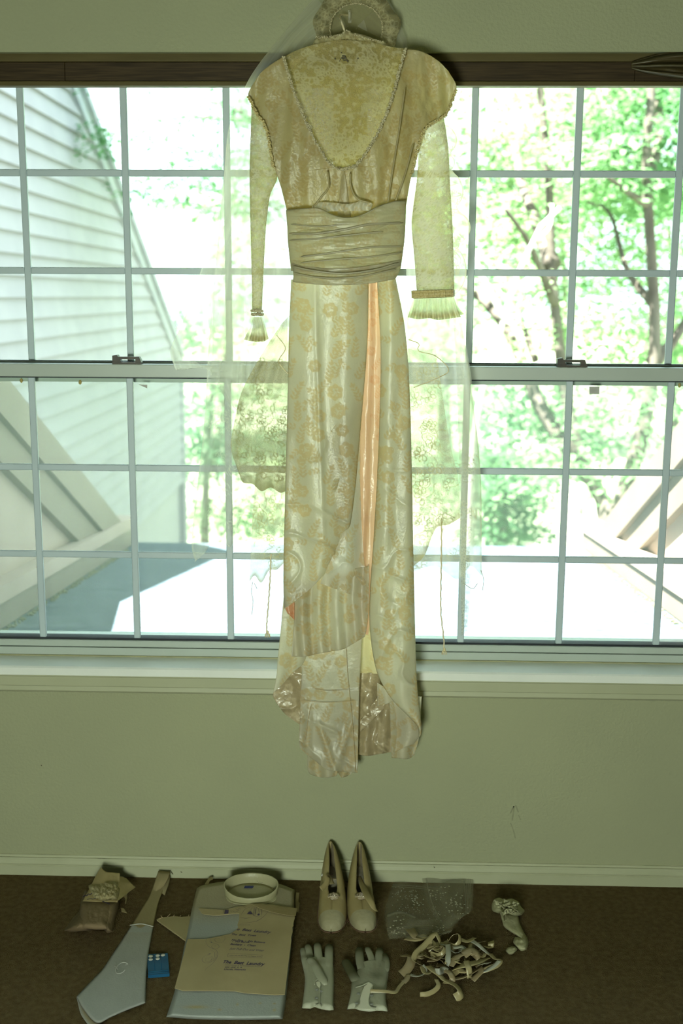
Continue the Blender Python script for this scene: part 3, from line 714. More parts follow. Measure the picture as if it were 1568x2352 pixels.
# ------------------------------------------------------------------ the hook and the hanger
m_clear = mat_solid('clear_plastic', (0.75, 0.78, 0.72, 1), None, 10, .12, spec=.8)
h = onY(803, 40, YW)
b = MB(); b.box(h+[-.0032, -.003, -.010], h+[.0032, -.0, .012]); b.tube([h+[0, -.003, -.002], h+[0, -.012, -.007], h+[0, -.022, -.004], h+[0, -.026, .004]], .0022, 8)
bevel(b.build('wall_hook', m_clear, org=h, label='small clear plastic hook on the wall above the window, inside the lace cap', cat='hook'), .001)
hz = h+[0, -.02, -.001]
hg = thing('coat_hanger', tuple(onY(800, 78, 2.13)), 'thin cream cord hanger loop holding the gown on the clear hook', 'hanger')
c = onY(795, 82, 2.125)
MB().tube(spline([hz+[-.001, 0, 0], hz+[-.016, -.02, -.004], c+[-.008, 0, .022], c], 24), .0018, 8).build('hanger_hook', m_cord, hg)
MB().tube(spline([onY(605, 212, 2.125), onY(665, 150, 2.12), c, onY(925, 132, 2.12), onY(1010, 196, 2.125)], 30), .0055, 8).build('hanger_arm', m_cord, hg)

# ------------------------------------------------------------------ the gown
GY = 2.10
gown = thing('wedding_gown', tuple(onY(790, 1785, GY)), 'long cream antique wedding gown of silk brocade and lace hanging before the window', 'dress')
def bulge(U, d): return -d*np.sqrt(np.clip(1-(2*U-1)**2, 0, 1))
# -- skirt layers, back to front
def fold(seed, a=.005, f=.035):
    return lambda U, V, X, Y: a*np.sin(X*f*6.28/2+2.2*vnoise(X/60, Y/260, seed)*6)*np.minimum(1, V*3+.25)+a*.9*fbm(X/46, Y/95, seed+3)
def creases(X, Y, seed, a=.0022):
    return -1.5*a*np.clip(ridge(X/70+Y/150, Y/60-X/140, seed), 0, 1)**3
PB = lambda seed, sc=1.0: (lambda X, Y, U, V: brocade(X, Y, X.min(), X.max(), Y.min(), Y.max(), seed, sc))
cloth('skirt_back', gown, m_backsilk, [(676, 640), (668, 900), (662, 1200), (655, 1400), (660, 1500)], [(905, 640), (935, 900), (944, 1200), (940, 1400), (935, 1520)], bot=[(780, 1512)], y0=2.150, dep=lambda U, V, X, Y: .01*np.sin(U*9+V)*V, pat=PB(3), res=5)
# wrong side of the train seen inside the hem, right
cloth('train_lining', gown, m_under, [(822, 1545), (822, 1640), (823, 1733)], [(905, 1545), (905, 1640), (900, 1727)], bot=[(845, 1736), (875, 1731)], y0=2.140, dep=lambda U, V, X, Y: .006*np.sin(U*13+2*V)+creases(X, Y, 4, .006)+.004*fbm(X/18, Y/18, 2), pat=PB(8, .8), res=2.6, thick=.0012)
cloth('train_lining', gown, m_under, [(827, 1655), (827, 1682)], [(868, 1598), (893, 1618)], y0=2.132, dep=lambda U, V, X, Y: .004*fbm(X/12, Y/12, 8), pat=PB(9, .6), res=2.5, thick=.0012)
# bright thin panel glowing with window light
cloth('thin_panel', gown, m_glow, [(820, 1420), (822, 1500), (826, 1546)], [(858, 1420), (864, 1500), (872, 1548)], y0=2.136, dep=lambda U, V, X, Y: .003*np.sin(U*6), pat=PB(5), res=3)
# wrong side, left
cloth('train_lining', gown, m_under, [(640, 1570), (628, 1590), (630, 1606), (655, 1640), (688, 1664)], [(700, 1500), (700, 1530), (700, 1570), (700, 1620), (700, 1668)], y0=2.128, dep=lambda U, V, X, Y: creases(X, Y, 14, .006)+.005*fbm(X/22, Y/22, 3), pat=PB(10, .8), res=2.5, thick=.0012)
# lower right panel and its folded corner
cloth('train_panel', gown, m_silk, [(893, 1600), (896, 1660), (899, 1740)], [(968, 1600), (962, 1690), (951, 1734)], bot=[(915, 1742), (937, 1743)], y0=2.110, dep=lambda U, V, X, Y: .008*np.cos(U*7)+.003*fbm(X/25, Y/40, 7), pat=PB(12, .8), res=2.6, thick=.0012)
cloth('turned_corner', gown, m_silk, [(866, 1568), (867, 1622)], [(900, 1590), (906, 1608)], bot=[(885, 1618)], y0=2.104, dep=lambda U, V, X, Y: .002*np.sin(U*8), pat=PB(13, .8), res=2.5, thick=.0012)
# underskirt, centre bottom
cloth('underskirt_hem', gown, m_silk, [(708, 1690), (706, 1760), (712, 1778)], [(818, 1690), (818, 1750), (806, 1778)], bot=[(740, 1786), (770, 1783), (775, 1775), (786, 1786)], y0=2.128, dep=lambda U, V, X, Y: .008*np.cos(U*16), pat=PB(15, .8), res=2.6, thick=.0012)
def und(U, V, X, Y):
    f = .005*np.sin(U*8+1)*V+.004*fbm(X/40, Y/70, 9)
    f = f-.008*np.exp(-((X-(715-.02*(Y-1600)-8*V))/9)**2)*np.clip((Y-1600)/60, 0, 1)
    f = f-.007*np.exp(-(((X-718)-(Y-1620)*.34)/7)**2)*np.clip((Y-1640)/60, 0, 1)
    f = f-.006*np.exp(-(((X-812)+(Y-1640)*.32)/8)**2)*np.clip((Y-1640)/60, 0, 1)
    return f+creases(X, Y, 19, .003)*(V > .4)
cloth('underskirt', gown, m_silk, [(694, 1470), (692, 1560), (688, 1660), (687, 1710), (700, 1730)], [(832, 1450), (826, 1560), (823, 1660), (821, 1775)], bot=[(725, 1748), (752, 1768), (790, 1772)], y0=2.108, dep=und, pat=PB(16, 1.05), res=2.6, thick=.0012)
# seams of the underskirt
def seam(pts, y0, r=.0005, mat=None): MB().tube(spline([onY(x, y, y0) for x, y in pts], 20), r, 5).build('seam', mat or m_seam, gown)
seam([(694, 1610), (750, 1613), (812, 1611)], 2.100, .0005)
seam([(795, 1490), (799, 1560), (809, 1660), (816, 1770)], 2.101, .0005)
seam([(713, 1622), (706, 1660), (700, 1700)], 2.097, .0006)
# peach inset strip
cloth('peach_inset', gown, m_peach, [(836, 640), (832, 800), (822, 1000), (820, 1200), (816, 1330), (812, 1420)], [(876, 640), (878, 900), (874, 1100), (866, 1260), (858, 1380), (845, 1458)], bot=[(826, 1452)], y0=2.100, dep=lambda U, V, X, Y: .005*np.cos(U*9)+.003*fbm(X/9, Y/60, 2), pat=lambda X, Y, U, V: brocade(X, Y, 848, 885, 640, 1100, 77, .7)*(V < .45), res=2.6)
# outer left train panel
cloth('train_panel', gown, m_silk, [(655, 1330), (646, 1430), (638, 1510), (635, 1550), (627, 1592)], [(720, 1330), (720, 1420), (712, 1470), (702, 1510), (693, 1528)], bot=[(650, 1570), (672, 1545)], y0=2.100, dep=lambda U, V, X, Y: .004*np.sin(U*6+1)+.003*fbm(X/30, Y/50, 31), pat=PB(17), res=2.8, thick=.0012)
# tunic layer ending in a straight hem
cloth('tunic_panel', gown, m_silk, [(676, 1330), (675, 1420), (672, 1470), (669, 1508)], [(846, 1300), (846, 1380), (843, 1430), (838, 1462)], bot=[(700, 1508), (728, 1502), (760, 1496), (790, 1490)], y0=2.086, dep=lambda U, V, X, Y: .0055*np.sin(X*.16+.6*np.sin(V*4))+.003*fbm(X/24, Y/60, 41), pat=PB(18), res=2.6, thick=.0012)
# wide front panel at left with the curled corner
def frontdep(U, V, X, Y):
    f = bulge(U, .022)*.9+.0045*np.sin(X*.075+1.2*np.sin(V*5)+.8)*np.minimum(1, V*4+.15)+.003*fbm(X/40, Y/120, 51)
    f = f-.006*np.exp(-((X-(722+26*V))/6)**2)*np.clip(1-np.abs(V-.4)*2, 0, 1)
    return f+creases(X, Y, 52, .0028)*np.clip((V-.35)*3, 0, 1)
cloth('front_panel', gown, m_silk, [(669, 642), (664, 760), (661, 900), (657, 1060), (653, 1220), (651, 1330), (653, 1398)], [(846, 642), (842, 800), (826, 1000), (814, 1130), (800, 1220), (770, 1280), (745, 1318)], bot=[(668, 1388), (690, 1372), (715, 1350)], y0=2.085, dep=frontdep, pat=PB(21, 1.0), res=2.4, thick=.0010)
cloth('curled_corner', gown, m_peach, [(654, 1396), (660, 1408)], [(676, 1382), (676, 1424)], y0=2.088, dep=lambda U, V, X, Y: .003*np.sin(U*5), pat=PB(22, .6), res=2, thick=.001)
# middle fall between panel and inset
def middep(U, V, X, Y): return -.010*np.cos((U-.2)*4)+.003*np.sin(X*.12+V*3)+.003*fbm(X/30, Y/90, 61)+creases(X, Y, 63, .005)
cloth('centre_panel', gown, m_silk, [(744, 1010), (760, 1120), (770, 1220), (752, 1300), (735, 1340)], [(828, 900), (826, 1050), (830, 1200), (838, 1310), (844, 1380)], y0=2.082, dep=middep, pat=PB(23), res=2.6)
# right front panel, curling to a point at the hem
def rdep(U, V, X, Y): return bulge(U, .018)+.003*np.sin(X*.11+V*4)+.0035*fbm(X/40, Y/110, 71)+creases(X, Y, 72, .0030)*np.clip((V-.25)*3, 0, 1)
cloth('front_panel', gown, m_silk, [(866, 640), (874, 800), (872, 950), (866, 1100), (858, 1240), (849, 1370), (850, 1450), (862, 1530), (880, 1575), (905, 1612), (935, 1642), (958, 1668), (962, 1690)], [(908, 640), (930, 760), (940, 900), (945, 1080), (948, 1240), (951, 1380), (954, 1500), (957, 1570), (960, 1610), (965, 1650), (968, 1675), (967, 1688), (964, 1694)], y0=2.086, dep=rdep, pat=PB(24), res=2.4, thick=.0010)
cloth('turned_corner', gown, m_silk, [(903, 1610), (910, 1680), (906, 1728)], [(958, 1664), (962, 1690), (950, 1708)], bot=[(930, 1716)], y0=2.098, dep=lambda U, V, X, Y: .004*np.cos(U*5), pat=PB(25, .8), res=2.6, thick=.001)
# -- sash
def sashdep(U, V, X, Y):
    q = V+.05*np.sin(U*4+1)+.16*vnoise(X/60, Y/30, 81)
    f = bulge(U, .024)-.0085*np.abs(np.sin(q*7.5+.9*U))**.6-.004*fbm(X/60, Y/9, 82)
    return f
cloth('sash', gown, m_sash, [(657, 484), (660, 520), (662, 560), (669, 622)], [(932, 462), (930, 520), (927, 560), (920, 612)], top=[(690, 480), (732, 479), (765, 494), (795, 500), (830, 494), (870, 474), (905, 463)], bot=[(760, 628), (850, 626)], y0=2.068, dep=sashdep, pat=PB(26, .9), res=2.2, thick=.0012)
cloth('sash_band', gown, m_sash, [(670, 604), (674, 628), (673, 648)], [(922, 596), (918, 620), (907, 641)], top=[(700, 612), (780, 616), (850, 610)], bot=[(710, 652), (770, 655), (840, 652), (880, 646)], y0=2.060, dep=lambda U, V, X, Y: bulge(U, .024)-.004*np.abs(np.sin(V*6+2*U+2.5*vnoise(X/70, Y/20, 5)))-.002*fbm(X/50, Y/6, 84), pat=PB(27, .9), res=2.2, thick=.0012)
for pts, r in (([(664, 536), (720, 537), (790, 527), (850, 515), (926, 512)], .0022), ([(664, 552), (730, 548), (800, 540), (880, 532)], .0016), ([(690, 590), (760, 581), (850, 568), (924, 566)], .0018), ([(668, 515), (740, 520), (800, 512)], .0014), ([(690, 604), (770, 596), (850, 590), (922, 580)], .0016)):
    MB().tube(spline([onY(x, y, 2.059-.024*math.sqrt(max(0, 1-((x-794)/138)**2))) for x, y in pts], 30), np.r_[.0004, np.full(29, r), .0004], 6).build('pleat', m_sash, gown)
for pts, r in (([(672, 612), (720, 622), (790, 628), (860, 620), (915, 604)], .0020), ([(674, 628), (740, 638), (820, 636), (910, 618)], .0015)):
    MB().tube(spline([onY(x, y, 2.052-.024*math.sqrt(max(0, 1-((x-794)/138)**2))) for x, y in pts], 30), np.r_[.0004, np.full(29, r), .0004], 6).build('pleat', m_sash, gown)
MB().tube(spline([onY(x, y, 2.066-.024*math.sqrt(max(0, 1-((x-794)/140)**2))) for x, y in ((658, 484), (690, 481), (732, 480), (765, 495), (795, 501), (830, 495), (870, 475), (905, 464), (931, 462))], 40), .0016, 6).build('sash_edge', m_sash, gown)
# -- bodice
def bdep(seed, s):
    def fn(U, V, X, Y):
        f = -.020*np.sin(np.clip(V, 0, 1)*3.0)*(1-np.abs((X-790)/175)**2)
        pl = .0016*np.sin(X*.13+s*.35*(Y-300)*.02+5*vnoise(X/50, Y/260, seed))
        return f+pl+.004*fbm(X/30, Y/70, seed+1)
    return fn
BL = [(588, 182), (570, 218), (588, 256), (611, 294), (624, 366), (638, 408), (648, 440), (660, 490)]
BR = [(1030, 164), (1048, 205), (1022, 262), (978, 292), (958, 345), (946, 396), (939, 430), (931, 480)]
VL = [(651, 130), (668, 190), (690, 250), (717, 312), (745, 360), (766, 383), (790, 392), (806, 500)]
VR = [(931, 112), (916, 165), (895, 240), (868, 305), (840, 350), (816, 382), (788, 393), (774, 500)]
cloth('bodice', gown, m_bod, BL, VL, top=[(600, 166), (622, 148)], bot=[(730, 500)], y0=2.088, dep=bdep(91, 1), pat=PB(31, 1.1), res=2.6, thick=.001)
cloth('bodice', gown, m_bod, VR, BR, top=[(960, 116), (985, 126), (1010, 143)], bot=[(850, 496)], y0=2.086, dep=bdep(95, -1), pat=PB(32, 1.1), res=2.6, thick=.001)
cloth('bodice_back', gown, m_yoke, [(600, 178), (612, 260), (640, 400), (662, 500)], [(1020, 170), (990, 270), (946, 400), (928, 490)], top=[(660, 140), (790, 104), (925, 122)], y0=2.146, dep=lambda U, V, X, Y: .01*np.sin(U*14)*.4, pat=lambda X, Y, U, V: laceflowers(X, Y, 640, 950, 120, 480, 3, 26), res=4)
# gathers under the bust
cloth('bodice_gather', gown, m_silk, [(716, 474), (718, 486)], [(856, 468), (850, 484)], top=[(740, 464), (800, 468), (835, 460)], y0=2.064, dep=lambda U, V, X, Y: -.006*np.abs(np.sin(U*21+np.sin(V*3)))+.002*fbm(X/8, Y/20, 2), pat=PB(33, .8), res=2)
for pts in ([(752, 392), (754, 430), (738, 452), (718, 478)], [(804, 396), (806, 430), (820, 456), (850, 466)], [(930, 200), (916, 300), (900, 400), (890, 468)], [(948, 330), (930, 400), (905, 470)]):
    MB().tube(spline([onY(x, y, 2.058) for x, y in pts], 24), np.r_[.0006, np.full(23, .0016), .0006], 6).build('pleat', m_bod, gown)
# lace yoke and standing collar
cloth('lace_yoke', gown, m_yoke, [(648, 132), (668, 195), (690, 252), (718, 318), (750, 372), (772, 396)], [(934, 112), (918, 170), (897, 245), (870, 310), (838, 360), (812, 394)], top=[(690, 112), (740, 98), (790, 92), (850, 97), (900, 108)], y0=2.096, dep=lambda U, V, X, Y: bulge(U, .012)+.003*fbm(X/40, Y/40, 5), pat=lambda X, Y, U, V: np.maximum(laceflowers(X, Y, 670, 915, 110, 400, 5, 44, 15, 2.0), np.clip((fbm(X/7, Y/7, 5)-.05)*4, 0, .9)), res=2.0)
cloth('lace_yoke_lining', gown, m_yoke, [(660, 150), (690, 250), (740, 370)], [(925, 135), (895, 245), (845, 370)], y0=2.115, pat=lambda X, Y, U, V: np.clip((fbm(X/30, Y/30, 15))*3, 0, 1)*.6, res=4)
cloth('lace_collar', gown, m_cap, [(716, 106), (722, 92), (728, 84)], [(896, 112), (888, 98), (876, 92)], top=[(760, 112), (800, 116), (850, 116)], bot=[(770, 84), (796, 72), (830, 84)], y0=2.108, dep=lambda U, V, X, Y: -.006*np.abs(np.sin(U*22))*(V)+bulge(U, .012), pat=lambda X, Y, U, V: np.clip(fbm(X/7, Y/7, 3)*5+.5, 0, 1), res=2.0)
beads('collar_beads', gown, m_bead, [(726, 86), (756, 84), (780, 80), (796, 71), (812, 78), (850, 90), (880, 96)], 2.092, .0011, 2.4, seed=3)
m_onyx = mat_solid('dark_bead', (0.10, 0.09, 0.05, 1), None, 40, .3, spec=.6)
b = MB(); rr = random.Random(9)
for i in range(26): b.blob(onY(rr.gauss(790, 9), rr.gauss(135, 6), 2.080), .0016*rr.uniform(.6, 1.2), 6, 4)
b.build('brooch_beads', m_onyx, gown, kind='stuff')
# beaded edges
beads('neckline_beads', gown, m_bead, [(651, 130), (668, 190), (690, 250), (717, 312), (745, 360), (766, 383), (782, 388), (800, 386), (818, 378), (840, 350), (868, 305), (895, 240), (916, 165), (931, 112)], 2.066, .0017, 2.2, jit=.85, rows=3, seed=5)
beads('cap_sleeve_beads', gown, m_beadg, [(571, 222), (588, 258), (611, 296), (624, 366), (629, 384)], 2.080, .0018, 2.4, jit=.85, rows=3, seed=6)
beads('cap_sleeve_beads', gown, m_beadg, [(1047, 208), (1022, 264), (978, 294), (958, 347), (946, 398)], 2.080, .0018, 2.4, jit=.85, rows=3, seed=7)
# -- sleeves
LP = lambda seed, x0, x1, y0, y1, n: (lambda X, Y, TH, V: np.maximum(laceflowers(X, Y, x0, x1, y0, y1, seed, n, 11, 1.9), np.clip((fbm(X/5, Y/5, seed)-.08)*4, 0, .85)))
sl = sleeve('lace_sleeve', gown, m_slv, [(578, 232), (575, 320), (573, 400), (574, 480), (576, 560), (578, 640), (579, 716)], [(625, 285), (640, 350), (636, 410), (620, 450), (611, 520), (606, 600), (601, 716)], y0=2.112, pat=LP(41, 575, 640, 240, 720, 30), wr=.002)
beads('cuff_beads', gown, m_bead, [(578, 722), (590, 721), (602, 723)], 2.088, .0022, 1.2, rows=3, seed=11)
beads('cuff_beads', gown, m_bead, [(579, 714), (590, 713), (602, 715)], 2.090, .0020, 1.2, rows=3, seed=12)
def ruffle(name, left, right, bot, y0, seed, k=7, top=()):
    return cloth(name, gown, m_ruffle, left, right, bot=bot, top=top, y0=y0, dep=lambda U, V, X, Y: -.010*V*np.sin(U*k*6.28+seed)-.006*V, pat=lambda X, Y, U, V: np.maximum(np.clip((V-.55)*3, 0, .9), np.clip(np.sin(U*k*25)*.8, 0, .5)), res=1.8)
ruffle('cuff_ruffle', [(580, 728), (574, 750), (560, 780)], [(602, 728), (609, 750), (617, 778)], [(575, 784), (590, 783), (604, 785)], 2.108, 1, 4)
ruffle('cuff_ruffle', [(582, 728), (580, 750), (572, 780)], [(600, 728), (606, 750), (610, 780)], [(590, 786)], 2.124, 2, 3)
sr = sleeve('lace_sleeve', gown, m_slv, [(962, 300), (958, 400), (948, 480), (945, 520), (951, 590), (957, 672)], [(1018, 262), (1029, 340), (1033, 420), (1038, 500), (1041, 580), (1043, 672)], y0=2.108, pat=LP(43, 950, 1045, 280, 670, 60), wr=.002)
cloth('cuff_band', gown, m_beadg, [(946, 668), (947, 685)], [(1043, 665), (1043, 681)], y0=2.078, dep=lambda U, V, X, Y: bulge(U, .02)-.0012*np.sin(U*140)-.0012*np.cos(V*12), res=1.6, thick=.003)
ruffle('cuff_ruffle', [(949, 685), (943, 705), (936, 729)], [(1043, 682), (1049, 705), (1058, 728)], [(960, 733), (985, 731), (1005, 735), (1030, 732)], 2.090, 3, 9)
ruffle('cuff_ruffle', [(950, 685), (948, 705), (944, 725)], [(1041, 682), (1050, 702), (1066, 722)], [(1000, 731)], 2.128, 5, 7)
# scalloped lace edging on the back of the right sleeve
sc = []
yy = 286
for hgt, w in ((66, 26), (40, 16), (88, 30), (84, 42), (110, 30)):
    for t in np.linspace(.06, .94, 9):
        y = yy+hgt*t; x0 = np.interp(y, [286, 420, 500, 680], [1020, 1033, 1038, 1043])
        sc.append((x0+w*math.sin(t*math.pi)**.55, y))
    yy += hgt
cloth('scallop_edging', gown, m_tulle2, [(1016, 286), (1028, 400), (1036, 520), (1040, 676)], [(1020, 286)]+sc+[(1046, 676)], y0=2.122, dep=lambda U, V, X, Y: .004*np.sin(V*30)*U, pat=lambda X, Y, U, V: np.maximum(np.clip((U-.86)*9, 0, 1), laceflowers(X, Y, 1030, 1075, 290, 670, 8, 26, 9, 1.1)), res=1.8, smooth=False)

# ------------------------------------------------------------------ lace train behind the gown
train = thing('lace_train', tuple(onY(660, 1340, 2.15)), 'cream embroidered lace train spread behind both sides of the gown skirt', 'train')
tp = lambda seed, x0, x1, y0, y1, n, r=15: (lambda X, Y, U, V: np.maximum(laceflowers(X, Y, x0, x1, y0, y1, seed, n, r, 1.0), np.clip((V-.93)*14, 0, .8)))
tf = lambda k, a=.006: (lambda U, V, X, Y: a*np.sin(U*k+2*V)*np.minimum(1, V*2+.1))
cloth('lace_layer', train, m_traind, [(648, 742), (600, 815), (555, 900), (535, 985), (530, 1030), (545, 1078)], [(668, 720), (668, 860), (667, 980), (667, 1060), (667, 1120)], bot=[(558, 1108), (580, 1112), (600, 1128), (622, 1120), (645, 1132)], y0=2.145, dep=tf(16), pat=tp(51, 540, 660, 800, 1110, 30, 14), res=2.2)
cloth('lace_layer', train, m_train, [(588, 1080), (580, 1180), (576, 1260), (573, 1335)], [(668, 1080), (665, 1180), (660, 1240), (655, 1290)], bot=[(585, 1322), (600, 1338), (618, 1310), (636, 1308)], y0=2.152, dep=tf(9), pat=tp(53, 576, 655, 1090, 1330, 14, 14), res=2.2)
cloth('lace_layer', train, m_train, [(934, 800), (942, 1000), (948, 1200), (950, 1300)], [(1000, 800), (1030, 1000), (1052, 1100), (1056, 1190)], top=[(965, 806)], bot=[(975, 1275), (1000, 1215), (1030, 1205)], y0=2.145, dep=tf(13), pat=tp(55, 945, 1050, 830, 1210, 20, 16), res=2.2)
for pts in ([(622, 1272), (620, 1330), (616, 1390), (612, 1440), (614, 1452)], [(1014, 1190), (1013, 1300), (1012, 1400), (1018, 1460), (1020, 1492)]):
    P = [onY(x, y, 2.146) for x, y in pts]
    b = MB().tube(spline(P, 40)+np.stack([.0006*np.sin(np.arange(41)*1.9), np.zeros(41), np.zeros(41)], 1), .0013, 6)
    e = P[-1]
    for k in range(9):
        a = k*.7; b.tube([e, e+[.004*math.cos(a), .003*math.sin(a), -.004], e+[.005*math.cos(a), .004*math.sin(a), -.010]], .0008, 4)
    b.blob(e, (.003, .003, .004)); b.build('hanging_cord', m_cord, train)
m_thread = mat_solid('loose_thread', (0.45, 0.40, 0.22, 1), None, 90, .8)
for pts in ([(580, 1336), (577, 1360), (581, 1380), (578, 1412)], [(584, 1340), (590, 1352)], [(1104, 1310), (1110, 1330), (1108, 1356)], [(1064, 1340), (1085, 1352), (1096, 1340)], [(1000, 1195), (1020, 1180), (1045, 1190)]):
    MB().tube(spline([onY(x, y, 2.15) for x, y in pts], 14), .0005, 4).build('loose_thread', m_thread, train)
for pts in ([(938, 780), (962, 790), (960, 806), (1000, 818), (1030, 850), (1000, 870), (950, 890)], [(635, 770), (655, 800), (640, 830), (662, 860)]):
    MB().tube(spline([onY(x, y, 2.142) for x, y in pts], 30), .0009, 5).build('drawstring', m_cord, train)

# ------------------------------------------------------------------ veil: lace cap and tulle
veil = thing('bridal_veil', tuple(onY(815, 60, 2.15)), 'sheer white tulle veil with gathered lace cap hanging behind the gown', 'veil')
# cap: gathered lace disc with a beaded inner ring
nr, nt_ = 34, 200
R = np.linspace(0, 1, nr)[:, None]; TH = np.linspace(0, 2*math.pi, nt_, endpoint=False)[None]
rin, rout = 56, 93+3*np.sin(TH*9)+2*np.sin(TH*5+1)
rad = rin+(rout-rin)*R
PX = 818+rad*np.cos(TH)*1.06; PY = 66-rad*np.sin(TH)*1.02
P = onY(PX, PY, 2.150-.014*np.sin(R*math.pi)-.006*R*np.sin(TH*17+2*R))
mesh('lace_brim', P, gridfaces(nr, nt_, True), m_cap, veil, attrs={'pat': np.clip(np.maximum(laceflowers(PX, PY, 720, 915, -20, 130, 4, 40, 13, 1.4), np.exp(-((R*2.2+.3*np.sin(TH*9)-1)/.12)**2)*.7), 0, 1)})
R2 = np.linspace(0.02, 1, 14)[:, None]
PX = 818+rin*R2*np.cos(TH)*1.06; PY = 66-rin*R2*np.sin(TH)*1.02
mesh('crown_net', onY(PX, PY, 2.158+.012*(1-R2**2)), gridfaces(14, nt_, True), m_crown, veil)
beads('ring_beads', veil, m_bead, [(818+57*1.06*math.cos(a), 66-57*1.02*math.sin(a)) for a in np.linspace(-.3, 3.45, 30)], 2.146, .0011, 2.2, jit=.4, seed=21)
m_tbord = m_tulle2
tw = lambda k, a=.008: (lambda U, V, X, Y: a*np.sin(U*k+3*V)*np.minimum(1, V*1.5+.2)+.004*fbm(X/60, Y/120, int(k)))
tb_ = lambda X, Y, U, V: np.clip((.018-U)*90, 0, .6)+.22*np.clip(np.sin(U*38+V*3), 0, 1)**6
# upper fall over the shoulder, front of the wall
cloth('tulle_fall', veil, m_tulle, [(722, -6), (640, 90), (592, 150), (560, 205), (524, 300), (508, 470), (455, 640), (420, 740), (392, 800), (398, 836), (404, 848)], [(800, 60), (720, 110), (690, 200), (680, 300), (680, 420), (680, 560), (680, 700), (680, 780), (680, 850), (680, 880), (680, 900)], bot=[(440, 846), (480, 850), (560, 880)], y0=2.168, dep=tw(15), pat=tb_, res=5)
cloth('tulle_fall', veil, m_tulle, [(520, 330), (500, 560), (480, 780), (470, 960), (455, 1100), (440, 1240), (448, 1290)], [(660, 330), (660, 560), (660, 780), (660, 960), (660, 1100), (655, 1180), (645, 1220)], bot=[(470, 1270), (500, 1230), (530, 1255), (560, 1180), (600, 1200)], y0=2.164, dep=tw(22), pat=lambda X, Y, U, V: np.maximum(tb_(X, Y, U, V), laceflowers(X, Y, 440, 600, 930, 1290, 61, 26, 13, .9)*.9), res=2.6)
cloth('tulle_fold', veil, m_tulle, [(394, 796), (398, 830), (404, 850), (410, 846)], [(480, 850), (484, 846), (490, 842), (500, 840)], y0=2.160, pat=tb_, res=5)
cloth('tulle_fold', veil, m_tulle, [(490, 690), (486, 830), (480, 850), (520, 920)], [(560, 690), (560, 830), (560, 880), (560, 960)], y0=2.158, dep=tw(5), pat=tb_, res=5)
cloth('tulle_fall', veil, m_tulle, [(820, 60), (900, 110), (920, 200), (925, 400)], [(890, -6), (925, 70), (938, 130), (960, 420)], y0=2.166, dep=tw(6), pat=tb_, res=6)
cloth('tulle_fall', veil, m_tulle2, [(930, 420), (934, 700), (940, 900), (946, 1100), (950, 1312)], [(1000, 420), (1058, 735), (1080, 880), (1103, 1082), (1106, 1322)], bot=[(1000, 1300), (1050, 1330), (1080, 1300)], y0=2.163, dep=tw(17), pat=lambda X, Y, U, V: np.maximum(np.clip((V-.46)*4, 0, 1)*laceflowers(X, Y, 950, 1100, 850, 1310, 63, 30, 15, .9), np.clip((U-.96)*20, 0, .8)*(V > .4)), res=2.6)
cloth('tulle_fall', veil, m_tulle, [(1040, 720), (1050, 900), (1056, 1200), (1060, 1460)], [(1062, 740), (1086, 900), (1100, 1080), (1072, 1450)], y0=2.157, dep=tw(6), pat=lambda X, Y, U, V: laceflowers(X, Y, 1050, 1080, 1050, 1450, 65, 22, 10, 1.2), res=2.4)
# ------------------------------------------------------------------ things laid out on the carpet
def flay(name, parent, mat, left, right, top=(), bot=(), zref=.004, hfn=None, res=3.0, thick=0.0, pat=None, smooth=True, **kw):
    lw = max(np.hypot(*(np.array(right[0])-left[0])), np.hypot(*(np.array(right[-1])-left[-1])), 8)
    lh = max(np.linalg.norm(np.diff(np.array(left, float), axis=0), axis=1).sum(), 8)
    nu = max(6, int(lw/res)); nv = max(6, int(lh/res))
    PX, PY, U, V = coons(left, right, top, bot, nu, nv, smooth)
    Z = zref+np.zeros_like(PX) if hfn is None else hfn(U, V, PX, PY)
    P = onZ(PX, PY, Z)
    A = None if pat is None else {'pat': np.clip(pat(PX, PY, U, V), 0, 1)}
    return mesh(name, P, gridfaces(*P.shape[:2], flip=True), mat, parent, attrs=A, thick=thick, **kw)
def edge(U, V, k=.06, kv=None):
    kv = kv or k
    e = np.minimum(np.minimum(U, 1-U)/k, np.minimum(V, 1-V)/kv)
    return np.sqrt(np.clip(1-(1-np.clip(e, 0, 1))**2, 0, 1))
def polysheet(name, parent, mat, px, z, thick=.0006, sub=0, **kw):
    P = [onZ(x, y, z) for x, y in px]
    tri = geometry.tessellate_polygon([[Vector(p) for p in P]])
    top = np.array(P); bot = top-[0, 0, thick]; n = len(P)
    f = [list(t) for t in tri]+[[b+n for b in t[::-1]] for t in tri]+[[i, (i+1) % n, n+(i+1) % n, n+i] for i in range(n)]
    nrm = np.cross(top[tri[0][1]]-top[tri[0][0]], top[tri[0][2]]-top[tri[0][0]])[2]
    return mesh(name, np.vstack([top, bot]), f, mat, parent, smooth=False, **kw)
def inkline(b, pts, z, w, n=24, taper=True):
    """flat ink stroke on a sheet"""
    P = spline([onZ(x, y, z) for x, y in pts], n); T = np.gradient(P, axis=0); T /= np.linalg.norm(T, axis=1)[:, None]+1e-12
    S = np.stack([-T[:, 1], T[:, 0], 0*T[:, 0]], 1); ww = w*(np.sin(np.linspace(.25, math.pi-.25, n+1)) if taper else np.ones(n+1))
    v = np.concatenate([P-S*ww[:, None]/2, P+S*ww[:, None]/2]); m = n+1
    b.add(v, [[i, i+1, m+i+1, m+i] for i in range(n)])
TXT = {}
